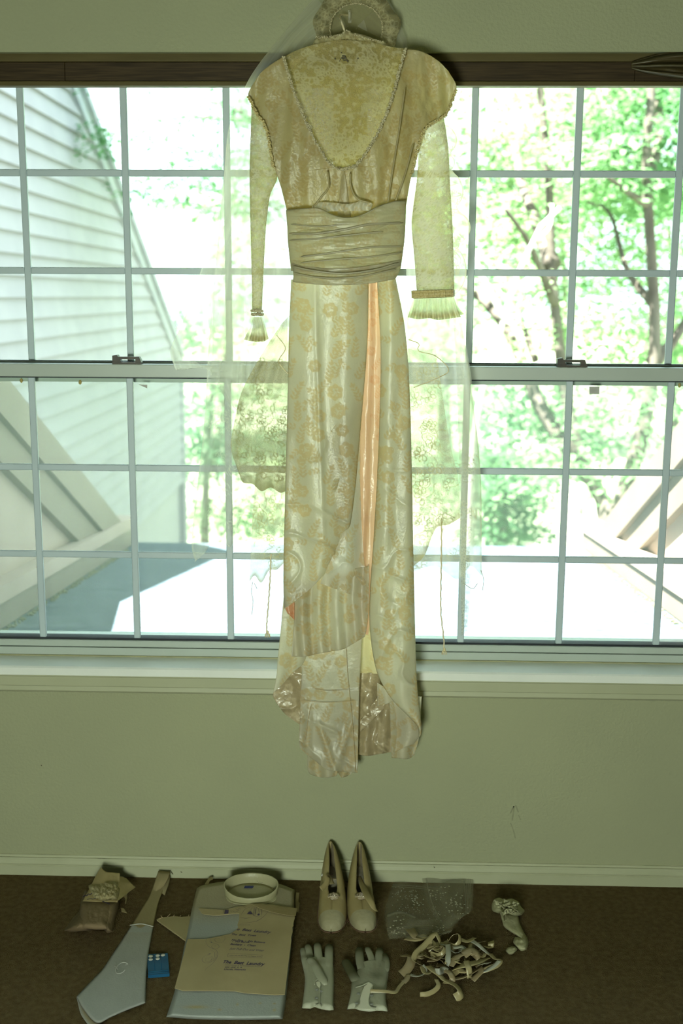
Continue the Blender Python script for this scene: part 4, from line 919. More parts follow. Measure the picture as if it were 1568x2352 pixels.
def text_mesh(s, shear=0.0, bold=0.0):
    cu = bpy.data.curves.new('lettering', 'FONT'); cu.body = s; cu.size = 1; cu.shear = shear; cu.offset = bold; cu.resolution_u = 3
    o = bpy.data.objects.new('lettering', cu); COL.objects.link(o)
    dg = bpy.context.evaluated_depsgraph_get(); me = o.evaluated_get(dg).to_mesh()
    v = np.array([q.co[:] for q in me.vertices]); f = [list(p.vertices) for p in me.polygons]
    o.evaluated_get(dg).to_mesh_clear(); bpy.data.objects.remove(o); bpy.data.curves.remove(cu)
    return v, f
def text_on(name, parent, mat, s, a, b, z, shear=.3, bold=.0, hk=1.0):
    """lettering from pixel a to pixel b along its baseline, flat on height z"""
    v, f = text_mesh(s, shear, bold); A = onZ(*a, z); B = onZ(*b, z)
    x0, x1 = v[:, 0].min(), v[:, 0].max(); k = np.linalg.norm(B-A)/(x1-x0); d = (B-A)/np.linalg.norm(B-A); n = np.array([-d[1], d[0], 0])
    P = A+((v[:, 0:1]-x0)*k)*d+(v[:, 1:2]*k*hk)*n
    return mesh(name, P, f, mat, parent, smooth=False)

m_shirt = mat_cloth('white_shirt_cotton', (0.37, 0.40, 0.36, 1), (0.42, 0.34, 0.14, 1), transl=.1, gloss=.02, bump=.3, bscale=300)
m_shirtc = mat_cloth('cream_shirt_cotton', (0.44, 0.42, 0.245, 1), (0.34, 0.27, 0.115, 1), transl=.15, gloss=.03, bump=.2, bscale=300)
m_paper = mat_solid('tan_wrapping_paper', (0.35, 0.29, 0.145, 1), (0.41, 0.345, 0.18, 1), 9, .8, bump=.12, bscale=40)
m_paperd = mat_solid('darker_paper_strip', (0.245, 0.19, 0.08, 1), (0.29, 0.235, 0.11, 1), 12, .8, bump=.15, bscale=50)
m_ink = mat_solid('blue_black_ink', (0.045, 0.035, 0.075, 1), (0.09, 0.07, 0.11, 1), 60, .8)
m_inkl = mat_solid('faded_ink', (0.13, 0.11, 0.11, 1), (0.19, 0.16, 0.14, 1), 60, .8)
m_blueink = mat_solid('blue_laundry_stamp', (0.03, 0.04, 0.16, 1), None, 60, .8)

# ---- folded shirt in its printed paper band
HS = .022
shirt = thing('folded_shirt', tuple(onZ(540, 2190, 0)), 'folded white band-collar shirt wrapped in torn printed tan paper on the carpet', 'shirt')
def sh(U, V, X, Y): return .001+HS*edge(U, V, .05, .03)-.0006*edge(U, V, .2)+.0012*fbm(X/35, Y/60, 3)*edge(U, V, .1)
SLt, SRt = [(452, 2040), (440, 2090), (425, 2165), (404, 2265), (382, 2336)], [(677, 2044), (676, 2100), (668, 2180), (657, 2290), (649, 2341)]
flay('shirt_body', shirt, m_shirt, SLt, SRt, top=[(470, 2032), (520, 2024), (580, 2022), (640, 2030)], bot=[(450, 2341), (550, 2343)], zref=.018, hfn=sh, res=2.5,
     pat=lambda X, Y, U, V: np.clip(sum(np.exp(-(((X-a)/w)**2+((Y-b)/h)**2)) for a, b, w, h in ((504, 2319, 5, 2.5), (597, 2304, 4, 2), (630, 2320, 4, 3), (630, 2305, 4, 2), (450, 2313, 26, 4), (545, 2307, 3, 3)))*.8, 0, 1)+.58*np.clip((2128-Y)/50, 0, 1))
# collar band: standing oval ring
def ringband(name, parent, mat, cx, cy, rx, ry, z0, hgt, th, lean=.0, n=72, dipk=.0):
    c = onZ(cx, cy, z0); sx = np.linalg.norm(onZ(cx+rx, cy, z0)-c); sy = np.linalg.norm(onZ(cx, cy+ry, z0)-c)
    a = np.arange(n)/n*2*math.pi; rows = []
    for (h, o) in ((0, 0), (.5, .0), (.95, 0), (1, -.4), (.95, -1), (.5, -1), (0, -1)):
        k = 1+lean*h; hh = hgt*(1-dipk*np.clip(-np.sin(a), 0, 1))
        rows.append(np.stack([c[0]+(sx*k+o*th)*np.cos(a), c[1]+(sy*k+o*th)*np.sin(a), z0+h*hh], 1))
    P = np.array(rows); return mesh(name, P, gridfaces(7, n, True), mat, parent)
ringband('collar_band', shirt, m_shirtc, 577, 2054, 60, 25, HS-.002, .024, .0025, lean=.05, dipk=.35)
flay('shirt_yoke', shirt, m_shirtc, [(517, 2050), (522, 2068), (540, 2076)], [(637, 2050), (632, 2068), (612, 2076)], top=[(545, 2034), (577, 2029), (610, 2034)], bot=[(577, 2079)], zref=HS, hfn=lambda U, V, X, Y: HS+.0015+.001*np.sin(V*7), res=2.4, thick=.001)
b = MB()
for k in range(9): inkline(b, [(560+k*2.3, 2041), (564+k*2.3, 2034)], HS+.0055, .0022, 4)
b.build('collar_stamp', m_blueink, shirt, smooth=False)
b = MB()
for k, (x, y) in enumerate(((590, 2023), (593, 2026), (596, 2025), (599, 2028), (601, 2026))): inkline(b, [(x, y), (x+1.5, y+2.6)], .0415, .0007, 4)
b.build('collar_mark', m_ink, shirt, smooth=False)
b = MB(); c = onZ(567, 2063, HS+.012)
b.blob(c+[0, -.002, 0], (.003, .001, .0014)); b.build('buttonhole', m_seam, shirt)
ZP = HS+.0030
wrap = polysheet('paper_wrap', shirt, m_paper, [(579, 2075), (620, 2077), (681, 2086), (676, 2100), (677, 2108), (673, 2121), (674, 2126), (671, 2130), (672, 2140), (668, 2154), (669, 2160), (661, 2222), (654, 2284), (630, 2285), (560, 2280), (540, 2276), (480, 2275), (420, 2275), (401, 2269), (414, 2222), (425, 2180), (427, 2170), (431, 2157), (470, 2157), (497, 2152), (529, 2145), (541, 2137), (547, 2130), (545, 2124), (549, 2112), (549, 2098), (530, 2099), (512, 2101), (490, 2102), (466, 2099), (462, 2096), (456, 2086), (470, 2087), (516, 2090), (545, 2083)], ZP, .0010)
polysheet('paper_flap', shirt, m_paperd, [(575, 2076), (600, 2075), (640, 2082), (682, 2086), (679, 2103), (660, 2102), (630, 2096), (600, 2087)], ZP+.0035, .0007)
polysheet('paper_corner', shirt, m_paperd, [(470, 2030), (480, 2015), (487, 2013), (489, 2019), (481, 2023), (478, 2033)], .012, .0008)
polysheet('paper_corner', shirt, m_paperd, [(680, 2050), (687, 2050), (685, 2070), (688, 2074), (685, 2094), (679, 2094), (678, 2070)], .010, .0008)
ZI = ZP+.0009
q = lambda x, y: (360+x/4.612, 1980+y/4.612)
def ztext(nm, s, a, b_, mat=m_ink, **k): text_on(nm, wrap, mat, s, q(*a), q(*b_), ZI, **k)
ztext('printed_line', 'e  Best  Laundry', (848, 722), (1205, 757), bold=.022, hk=1.25)
ztext('printed_line', 'The  Best  Town', (790, 774), (1050, 787), bold=.022, hk=1.25)
ztext('printed_line', 'No Pins  -  No Buttons', (790, 832), (1145, 860), bold=.03, shear=.2, hk=1.2)
ztext('printed_line', '-  No Bands', (795, 848), (980, 856), bold=.03, shear=.2, hk=1.1)
ztext('printed_line', 'Sanitary  -  Clean', (775, 876), (1045, 894), bold=.03, shear=.2, hk=1.2)
ztext('printed_line', 'Just Pull Out and Wear', (765, 925), (1135, 947), mat=m_inkl, bold=.022, shear=.35, hk=1.35)
ztext('printed_line', 'A Shirt Sent The Best Way Is A Pleasure To Us', (768, 991), (1100, 1004), mat=m_ink, bold=.022, shear=.1)
ztext('printed_line', 'The  Best  Laundry', (700, 1070), (1140, 1098), bold=.03, hk=1.35)
ztext('printed_line', 'TOWNSEND & WUNDERLICH, Prop\'s', (722, 1094), (1092, 1113), mat=m_inkl, bold=.01, shear=.1, hk=1.0)
ztext('printed_line', '2245 - 2247  O  St.', (718, 1118), (905, 1122), mat=m_ink, bold=.022, shear=.2, hk=1.2)
ztext('printed_line', 'Lincoln, Nebraska', (710, 1142), (940, 1148), mat=m_ink, bold=.022, shear=.3, hk=1.3)
ztext('printed_line', 'ashed & Lovely', (862, 668), (988, 668), mat=m_inkl, bold=.01, shear=.1, hk=1.0)
b = MB()
for a, c in (((757, 966), (1117, 985)), ((1117, 985), (1110, 1016)), ((1110, 1016), (748, 1003)), ((748, 1003), (757, 966))): inkline(b, [q(*a), q(*c)], ZI, .0006, 6, False)
b.build('printed_frame', m_inkl, wrap, smooth=False)
# scroll flourish
b = MB(); z4 = lambda x, y: (440+x/15.68, 2130+y/15.68)
for pts, w in (([(540, 400), (515, 520), (570, 650), (700, 740), (860, 800), (940, 930), (920, 1060), (850, 1180), (700, 1350), (540, 1470), (485, 1560)], .0007),
               ([(1190, 310), (1190, 440), (1090, 540), (940, 540), (830, 470), (870, 390), (980, 400), (1030, 470), (960, 500)], .0006),
               ([(690, 370), (690, 480), (760, 560), (900, 600), (990, 680), (930, 760), (800, 780), (720, 700), (760, 630), (850, 650), (840, 710)], .0006),
               ([(690, 820), (800, 880), (830, 1010), (780, 1140), (680, 1190)], .0006),
               ([(620, 960), (470, 1030), (380, 1130), (410, 1240), (560, 1280), (720, 1230), (840, 1130), (890, 980), (850, 840)], .0006),
               ([(480, 1170), (520, 1110), (640, 1100), (740, 1050), (700, 1190), (600, 1240), (500, 1210), (500, 1140)], .0005),
               ([(560, 1010), (660, 930), (650, 980), (600, 1010)], .0011), ([(640, 500), (720, 560), (700, 500)], .001)):
    inkline(b, [z4(*p) for p in pts], ZI, w, 60)
b.build('printed_scroll', m_inkl, wrap, smooth=False)
# oval vignette: plain line drawing in ink, cut by the torn edge
z1 = lambda x, y: (500+x/11.2, 2060+y/11.2)
b = MB()
for pts, w in (([(1300, 350), (1240, 440), (1150, 530), (1000, 620), (800, 660), (560, 680)], .0007),
               ([(590, 470), (640, 400), (710, 310), (860, 250)], .0005), ([(610, 440), (740, 440), (890, 445), (950, 490), (1050, 515), (1160, 500)], .0006),
               ([(570, 530), (700, 550), (850, 540)], .001), ([(890, 270), (860, 320), (800, 370)], .0005), ([(1110, 300), (1130, 400), (1110, 490)], .0008),
               ([(1040, 300), (1060, 400), (1040, 470)], .0006), ([(940, 260), (930, 380), (910, 490)], .0010), ([(990, 260), (970, 380), (950, 490)], .0012),
               ([(330, 330), (350, 400)], .0005), ([(370, 350), (430, 385), (500, 370), (560, 330)], .0007), ([(450, 290), (500, 330), (560, 290), (580, 330)], .0006), ([(640, 230), (690, 265), (760, 230)], .0006), ([(150, 330), (170, 440)], .0006)):
    inkline(b, [z1(*p) for p in pts], ZI, w, 20)
b.prism([onZ(*z1(*p), ZI) for p in ((185, 330), (280, 340), (270, 425), (170, 440))], (0, 0, .0001))
b.prism([onZ(*z1(*p), ZI) for p in ((750, 440), (800, 380), (850, 370), (900, 440))], (0, 0, .0001))
b.prism([onZ(*z1(*p), ZI) for p in ((1010, 470), (1040, 430), (1090, 440), (1060, 480))], (0, 0, .0001))
b.build('printed_drawing', m_ink, wrap, smooth=False)

# ---- triangular tan card under the shirt
m_card = mat_solid('tan_card', (0.30, 0.25, 0.12, 1), (0.34, 0.29, 0.145, 1), 12, .85)
tc_ = thing('card_sheet', tuple(onZ(405, 2120, 0)), 'triangular tan card corner with frayed top edge poking out left of the folded shirt', 'card')
polysheet('card', tc_, m_card, [(360, 2112), (366, 2108), (373, 2107), (385, 2106), (400, 2104), (415, 2106), (441, 2104), (436, 2130), (428, 2161)], .006, .003)
b = MB()
for x0, y0, x1, y1 in ((384, 2106, 391, 2099), (374, 2108, 369, 2103), (398, 2105, 400, 2101), (432, 2105, 434, 2101), (413, 2106, 415, 2102), (364, 2112, 372, 2107)): b.tube([onZ(x0, y0, .006), onZ(x1, y1, .009)], .0006, 5)
b.build('frayed_threads', m_seam, tc_)

# ---- wide white tie with embroidered letter
m_tie = mat_cloth('white_tie_cotton', (0.34, 0.355, 0.315, 1), (0.31, 0.245, 0.105, 1), transl=.05, gloss=.03, bump=.25, bscale=260)
tie = thing('monogrammed_tie', tuple(onZ(275, 2220, 0)), 'wide white cloth tie with yellowed band and embroidered letter C', 'tie')
LT = [(364, 2001), (357, 2022), (349, 2045), (342, 2062), (322, 2093), (302, 2126), (280, 2160), (255, 2198), (235, 2228), (211, 2253), (176, 2290)]
RT = [(390, 2003), (386, 2018), (378, 2032), (372, 2050), (364, 2072), (358, 2098), (352, 2127), (346, 2160), (340, 2195), (336, 2240), (334, 2304)]
def tieh(U, V, X, Y): return .004+.018*np.clip(1-V/.12, 0, 1)**.7+.005*edge(U, V, .06, .02)+.0015*fbm(X/30, Y/40, 5)*edge(U, V, .1)+.004*np.clip((V-.9)*10, 0, 1)*np.clip(1-U*2, 0, 1)
flay('tie_body', tie, m_tie, LT, RT, bot=[(192, 2318), (222, 2349), (255, 2336), (292, 2320)], zref=.008, hfn=tieh, res=2.4, pat=lambda X, Y, U, V: np.clip((2130-Y+3*np.sin(X*.2))*.5, 0, 1)*.85+.35*np.clip((2170-Y)/50, 0, 1)*(Y > 2142), thick=.0012)
flay('neck_loop', tie, m_tie, [(372, 2003), (372, 2030), (368, 2050)], [(391, 2004), (388, 2028), (378, 2056)], zref=.004, hfn=lambda U, V, X, Y: .005+.006*np.sin(V*3), res=2.4, pat=lambda X, Y, U, V: .8+0*X, thick=.0012)
flay('lower_layer', tie, m_tie, [(176, 2292), (178, 2300), (186, 2330), (205, 2358)], [(196, 2296), (205, 2312), (222, 2345), (240, 2358)], zref=.003, hfn=lambda U, V, X, Y: .002+.002*np.sin(U*3), res=2.4, pat=lambda X, Y, U, V: np.clip(U*2, 0, .7), thick=.0012)
m_thr = mat_solid('white_embroidery', (0.48, 0.49, 0.44, 1), None, 90, .5)
b = MB(); z6 = lambda x, y: (130+x/5.407, 1960+y/5.407)
zt_ = .0115
b.tube([onZ(*z6(*p), zt_) for p in spline([(885, 1375), (850, 1355), (800, 1362), (755, 1400), (735, 1450), (745, 1485), (790, 1490), (830, 1468), (848, 1445)], 40)], .0009, 6)
b.tube([onZ(*z6(*p), zt_) for p in spline([(720, 1400), (745, 1420), (760, 1445)], 10)], .0007, 6)
b.tube([onZ(*z6(*p), zt_) for p in spline([(880, 1372), (868, 1385), (850, 1385)], 10)], .0008, 6)
b.build('embroidered_letter', m_thr, tie)
MB().tube([onZ(x, y, .0115) for x, y in spline([(298, 2125), (325, 2122), (352, 2128)], 16)], .0009, 5).build('band_seam', m_thr, tie)

# ---- blue card of small white buttons
m_blue = mat_solid('blue_plastic', (0.006, 0.075, 0.165, 1), (0.009, 0.095, 0.195, 1), 30, .45, spec=.4)
m_btn = mat_solid('white_button', (0.42, 0.43, 0.36, 1), None, 30, .35, spec=.5)
bc = thing('button_card', tuple(onZ(362, 2215, 0)), 'small bright blue card holding five white buttons beside the tie', 'button card')
P4 = [(337, 2192), (385, 2189), (389, 2236), (340, 2240)]
polysheet('card', bc, m_blue, P4, .0060, .006)
def lerp4(u, v): return tuple((1-u)*(1-v)*np.array(P4[0])+u*(1-v)*np.array(P4[1])+u*v*np.array(P4[2])+(1-u)*v*np.array(P4[3]))
for u in (.33, .65):
    a, c = lerp4(u, .04), lerp4(u, .80); A = onZ(*a, .0062); C = onZ(*c, .0062)
    MB().tube([A, C], .0007, 5).build('rib', m_blue, bc)
for v_ in (.84, .92): MB().tube([onZ(*lerp4(.04, v_), .0062), onZ(*lerp4(.96, v_), .0062)], .0009, 5).build('rib', m_blue, bc)
for x, y in ((346, 2196.5), (362, 2194.8), (374, 2193.6), (346, 2203.5), (362, 2202)):
    MB().blob(onZ(x, y, .0075), (.0042, .0038, .0018), 12, 6).build('button', m_btn, bc)

# ---- torn paper packet with cream cotton
m_packet = mat_solid('brown_packet_paper', (0.155, 0.112, 0.058, 1), (0.205, 0.150, 0.08, 1), 10, .85, bump=.5, bscale=35)
m_packl = mat_solid('packet_paper_inside', (0.34, 0.275, 0.12, 1), (0.385, 0.31, 0.145, 1), 10, .8, bump=.3, bscale=40)
m_cotton = mat_cloth('cream_cotton_wool', (0.40, 0.345, 0.17, 1), (0.48, 0.43, 0.25, 1), transl=.1, gloss=0, bump=1.0, bscale=240)
pk = thing('paper_packet', tuple(onZ(215, 2090, 0)), 'torn brown paper packet stuffed with cream cotton near the baseboard', 'packet')
def pillow(h, k=.28, n=.004, s=1): return lambda U, V, X, Y: .001+h*edge(U, V, k)+n*fbm(X/14, Y/14, s)*edge(U, V, k)
flay('packet_body', pk, m_packet, [(196, 2044), (188, 2062), (183, 2090), (165, 2112), (147, 2138)], [(275, 2066), (272, 2085), (265, 2110), (259, 2140)], top=[(215, 2060), (240, 2068)], bot=[(170, 2140), (205, 2137), (232, 2132), (246, 2142)], zref=.015, hfn=lambda U, V, X, Y: .001+.034*edge(U, V, .22)+.003*fbm(X/11, Y/13, 2)*edge(U, V, .2)-.012*np.clip(.22-U, 0, 1)*4*edge(U, V, .1), res=2.0)
flay('packet_front', pk, m_packet, [(185, 2072), (184, 2100), (186, 2132)], [(262, 2076), (254, 2105), (248, 2136)], top=[(220, 2066)], bot=[(215, 2136)], zref=.024, hfn=lambda U, V, X, Y: .022+.018*edge(U, V, .3)+.002*fbm(X/12, Y/12, 4), res=2.2, thick=.0008)
flay('packet_back', pk, m_packl, [(232, 1992), (222, 2008), (206, 2040), (190, 2070)], [(275, 2006), (275, 2020), (274, 2045), (270, 2072)], top=[(243, 2002), (258, 2004)], zref=.030, hfn=lambda U, V, X, Y: .032+.012*(1-V)+.004*np.sin(U*5), res=2.2, thick=.0009)
flay('packet_flap', pk, m_packl, [(272, 2014), (272, 2040), (268, 2070)], [(290, 2018), (302, 2030), (311, 2038)], top=[(281, 2014)], bot=[(288, 2056), (298, 2047)], zref=.022, hfn=lambda U, V, X, Y: .034-.016*U+.004*np.sin(V*5), res=2.0, thick=.0009)
flay('packet_flap', pk, m_packl, [(284, 2058), (288, 2066), (287, 2074)], [(292, 2054), (291, 2066), (289, 2076)], zref=.012, hfn=lambda U, V, X, Y: .012+0*U, res=1.5, thick=.0007)
flay('packet_flap', pk, m_packl, [(278, 2085), (279, 2094)], [(284, 2086), (291, 2097)], zref=.003, hfn=lambda U, V, X, Y: .003+0*U, res=1.5, thick=.0007)
flay('cotton_wadding', pk, m_cotton, [(203, 2034), (206, 2050), (216, 2064)], [(274, 2026), (276, 2045), (270, 2066)], top=[(225, 2024), (250, 2020)], bot=[(235, 2070), (255, 2068)], zref=.036, hfn=lambda U, V, X, Y: .028+.022*edge(U, V, .4)+.006*fbm(X/7, Y/7, 6, 4)*edge(U, V, .3), res=1.4, pat=lambda X, Y, U, V: fbm(X/8, Y/8, 9)+.4)
b = MB()
for pts in ([(191, 2060), (196, 2056), (199, 2058), (203, 2053), (207, 2055), (211, 2051)], [(200, 2066), (207, 2064), (213, 2065), (220, 2063)], [(235, 2070), (243, 2073), (252, 2077)]):
    zz = .049
    inkline(b, pts, zz, .0024, 14, False)
b.build('packet_lettering', m_ink, pk, smooth=False)

# ---- shoes
m_kid = mat_solid('cream_kid_leather', (0.255, 0.205, 0.085, 1), (0.315, 0.26, 0.12, 1), 16, .5, bump=.15, bscale=60, spec=.25)
m_kidw = mat_solid('worn_toe_leather', (0.29, 0.265, 0.15, 1), (0.345, 0.32, 0.195, 1), 24, .55, bump=.2, bscale=70, spec=.25)
m_lining = mat_solid('grey_shoe_lining', (0.16, 0.13, 0.08, 1), (0.26, 0.22, 0.14, 1), 30, .9)
m_insole = mat_solid('grey_insole', (0.27, 0.24, 0.16, 1), (0.36, 0.33, 0.24, 1), 30, .9)
m_sole = mat_solid('dark_shoe_sole', (0.10, 0.055, 0.035, 1), (0.15, 0.09, 0.05, 1), 40, .7)
m_rose = mat_cloth('satin_rosette', (0.54, 0.44, 0.28, 1), (0.42, 0.28, 0.16, 1), transl=.2, gloss=.15, bump=.1)
def shoe(name, toe, heelx, mirror, label):
    ty = float(toe[1]); HY = YW-.022; L = HY-ty; cx0 = float(toe[0]); cx1 = heelx
    root = thing(name, (cx0, (ty+HY)/2, 0), label, 'shoe', 'pair of cream strap shoes')
    tk = [0, .02, .06, .12, .22, .34, .48, .62, .76, .88, .96, 1.0]
    wk = np.interp  # widths etc. as tables
    Wl = [0, .011, .0185, .0235, .0278, .0288, .0275, .0255, .0215, .0160, .0105, .004]
    Hh = [.006, .014, .019, .024, .031, .038, .045, .049, .053, .056, .057, .057]
    Zs = [.003, .002, .002, .002, .002, .003, .008, .018, .028, .034, .036, .036]
    nt2 = 64; t = np.linspace(0, 1, nt2+1); t = t**1.25
    w = wk(t, tk, Wl); hh = wk(t, tk, Hh); z0 = wk(t, tk, Zs)
    g = wk(t, [0, .33, .36, .42, .55, .75, .92, 1], [0, 0, .0065, .0095, .0075, .0050, .0048, .0035])
    cx = cx0+(cx1-cx0)*t+.004*mirror*np.sin(t*math.pi)
    y = ty+L*t
    ns = 15; s = np.linspace(0, 1, ns)
    def side(sg, inset=0.0):
        ww = np.maximum(w-inset, .0008)[:, None]; gg = np.minimum(g[:, None], ww)
        x = gg+(ww-gg)*np.cos(s*math.pi/2)**.75*(1+.0*s)
        z = z0[:, None]+(hh[:, None]-inset)*np.sin(s*math.pi/2)**.85
        crease = .0012*np.exp(-((t-.17)/.012)**2)[:, None]*np.sin(s*3)[None]
        yy = y[:, None]+np.zeros_like(x)+inset*(t < .05)[:, None]
        return np.stack([cx[:, None]+sg*x, yy, z-crease], -1)
    b = MB()
    for sg in (-1, 1): b.add(side(sg), gridfaces(nt2+1, ns, flip=sg > 0).tolist())
    # back of the counter
    k = 9; a = np.linspace(0, math.pi, k); zz = np.linspace(0, 1, 8)
    P = np.stack([np.stack([cx[-1]+w[-1]*1.0*np.cos(a)*(1-.3*q), HY+.004*np.sin(a), z0[-1]+hh[-1]*q+0*a], -1) for q in zz]); b.add(P, gridfaces(8, k).tolist())
    up = b.build('upper', m_kid, root); m_ = up.modifiers.new('thickness', 'SOLIDIFY'); m_.thickness = .0012; m_.offset = -1
    # toe cap, proud and whiter
    tt = t < .185; b = MB(); n_ = int(tt.sum())
    for sg in (-1, 1):
        S = side(sg)[:n_]; S = S+(S-np.stack([cx[:n_], y[:n_], z0[:n_]], -1)[:, None])*.016; b.add(S, gridfaces(n_, ns, flip=sg > 0).tolist())
    b.build('toe_cap', m_kidw, root)
    # lining: same form a little inside
    b = MB(); r0 = int(np.searchsorted(t, .30))
    for sg in (-1, 1): S = side(sg, .0022)[r0:]; b.add(S, gridfaces(len(S), ns, flip=sg < 0).tolist())
    b.build('lining', m_lining, root)
    P = np.stack([np.stack([cx+q*np.maximum(w-.003, 0), y, z0+.004], -1) for q in np.linspace(-1, 1, 7)], 1)
    mesh('insole', P, gridfaces(nt2+1, 7), m_insole, root)
    # sole and heel
    P = []
    for q in np.linspace(-1, 1, 9): P.append(np.stack([cx+q*(w+.0018), y-.0016*(t < .06), z0-.0002], -1))
    P = np.stack(P, 1); Q = P.copy(); Q[..., 2] = np.maximum(Q[..., 2]-.0035, .0002)
    b = MB(); b.add(P, gridfaces(nt2+1, 9).tolist()); b.add(Q, gridfaces(nt2+1, 9, flip=True).tolist())
    for e in (0, 8): b.add(np.stack([P[:, e], Q[:, e]], 1), gridfaces(nt2+1, 2).tolist())
    b.build('sole', m_sole, root)
    b = MB(); i0 = int(np.searchsorted(t, .76)); ring = [(cx[i]+sgn*(w[i]+.001), y[i]) for sgn, rngi in ((-1, range(i0, nt2+1, 3)), (1, range(nt2, i0-1, -3))) for i in rngi]
    c = np.mean(ring, 0); rows = []
    for q in (0, .3, .65, 1): k_ = .86+.14*(2*q-1)**2; rows.append([(c[0]+(x-c[0])*k_, c[1]+(yy-c[1])*k_, .0005+q*.034) for x, yy in ring])
    b.add(rows, gridfaces(4, len(ring), True).tolist()); b.f.append(list(range(len(ring)))); b.build('heel', m_kid, root)
    # rosette at the throat
    tr = .315; c = np.array([np.interp(tr, t, cx)+.002*mirror, ty+L*tr, np.interp(tr, t, z0)+np.interp(tr, t, hh)+.002])
    b = MB(); a = np.linspace(0, 4.2*math.pi, 90); rr = .0022+.0074*a/a[-1]+.0011*np.sin(a*3.3)
    top = np.stack([c[0]+rr*np.cos(a), c[1]+rr*np.sin(a), c[2]+.0075-.002*a/a[-1]+.001*np.sin(a*5)], -1); bot = np.stack([c[0]+rr*.8*np.cos(a), c[1]+rr*.8*np.sin(a), c[2]-.002+0*a], -1)
    b.add(np.stack([top, bot], 1), gridfaces(90, 2).tolist())
    for k in range(7):
        a0 = k*.9; d = np.array([math.cos(a0), math.sin(a0), 0]); e = np.array([-d[1], d[0], 0]); p0 = c+d*.003
        pts = np.array([[p0+d*.0090*u+e*.0045*vv*math.sin(.4+u*2.2)+[0, 0, .0035*math.sin(u*2.6)+.0012*abs(vv)] for vv in (-1, 0, 1)] for u in (0, .35, .7, 1)]); b.add(pts, gridfaces(4, 3).tolist())
    r_ = b.build('rosette', m_rose, root); mm = r_.modifiers.new('thickness', 'SOLIDIFY'); mm.thickness = .0007
    return root, (t, cx, y, w, hh, z0)
def ribbon(P, wdt, nrm, mb):
    P = np.asarray(P); T = np.gradient(P, axis=0); T /= np.linalg.norm(T, axis=1)[:, None]+1e-12
    nn = np.asarray(nrm, float); nn = nn/np.linalg.norm(nn, axis=-1, keepdims=True); S = np.cross(T, nn); S /= np.linalg.norm(S, axis=1)[:, None]+1e-9
    ww = np.broadcast_to(wdt, (len(P),))[:, None]/2
    mb.add(np.stack([P-S*ww, P-S*ww*.33, P+S*ww*.33, P+S*ww], 1), gridfaces(len(P), 4).tolist())
tL = onZ(760, 2140, .003); tR = onZ(839, 2139, .003)
hxL = float(onY(758, 1960, YW-.03)[0]); hxR = float(onY(825, 1960, YW-.03)[0])
sL, _ = shoe('strap_shoe', tL, hxL, 1, 'left shoe of the cream strap pair, its strap curled up by the button')
sR, _ = shoe('strap_shoe', tR, hxR, -1, 'right shoe of the cream strap pair, its strap flopped outwards')
# straps
b = MB(); P = spline([onZ(763, 2030, .050), onZ(757, 2018, .056), onZ(752, 2012, .066), onZ(752, 2024, .060), onZ(746, 2034, .055), onZ(737, 2042, .052)], 26); ribbon(P, .011, np.tile([.5, -.6, .6], (27, 1)), b)
o = b.build('strap', m_kid, sL); mm = o.modifiers.new('t', 'SOLIDIFY'); mm.thickness = .0014
MB().blob(onZ(740, 2010, .056), (.0032, .0032, .003), 12, 8).build('button', m_btn, sL)
b = MB(); P = spline([onZ(825, 2012, .047), onZ(833, 2035, .055), onZ(846, 2062, .056), onZ(858, 2083, .046), onZ(868, 2093, .034)], 26); ribbon(P, np.r_[np.linspace(.006, .0135, 14), np.linspace(.0135, .0115, 10), [.009, .006, .002]], np.tile([.1, -.5, 1], (27, 1)), b)
o = b.build('strap', m_kid, sR); mm = o.modifiers.new('t', 'SOLIDIFY'); mm.thickness = .0014
for r_, pts in ((sL, ((762.5, 2010), (763, 2020))), (sR, ((819, 2008), (819.5, 2017)))):
    b = MB()
    for x, y in pts: c = onZ(x, y, .056); b.tube([c, c+[0, .004, .001]], .0006, 5)
    b.build('stitching', m_sole, r_)

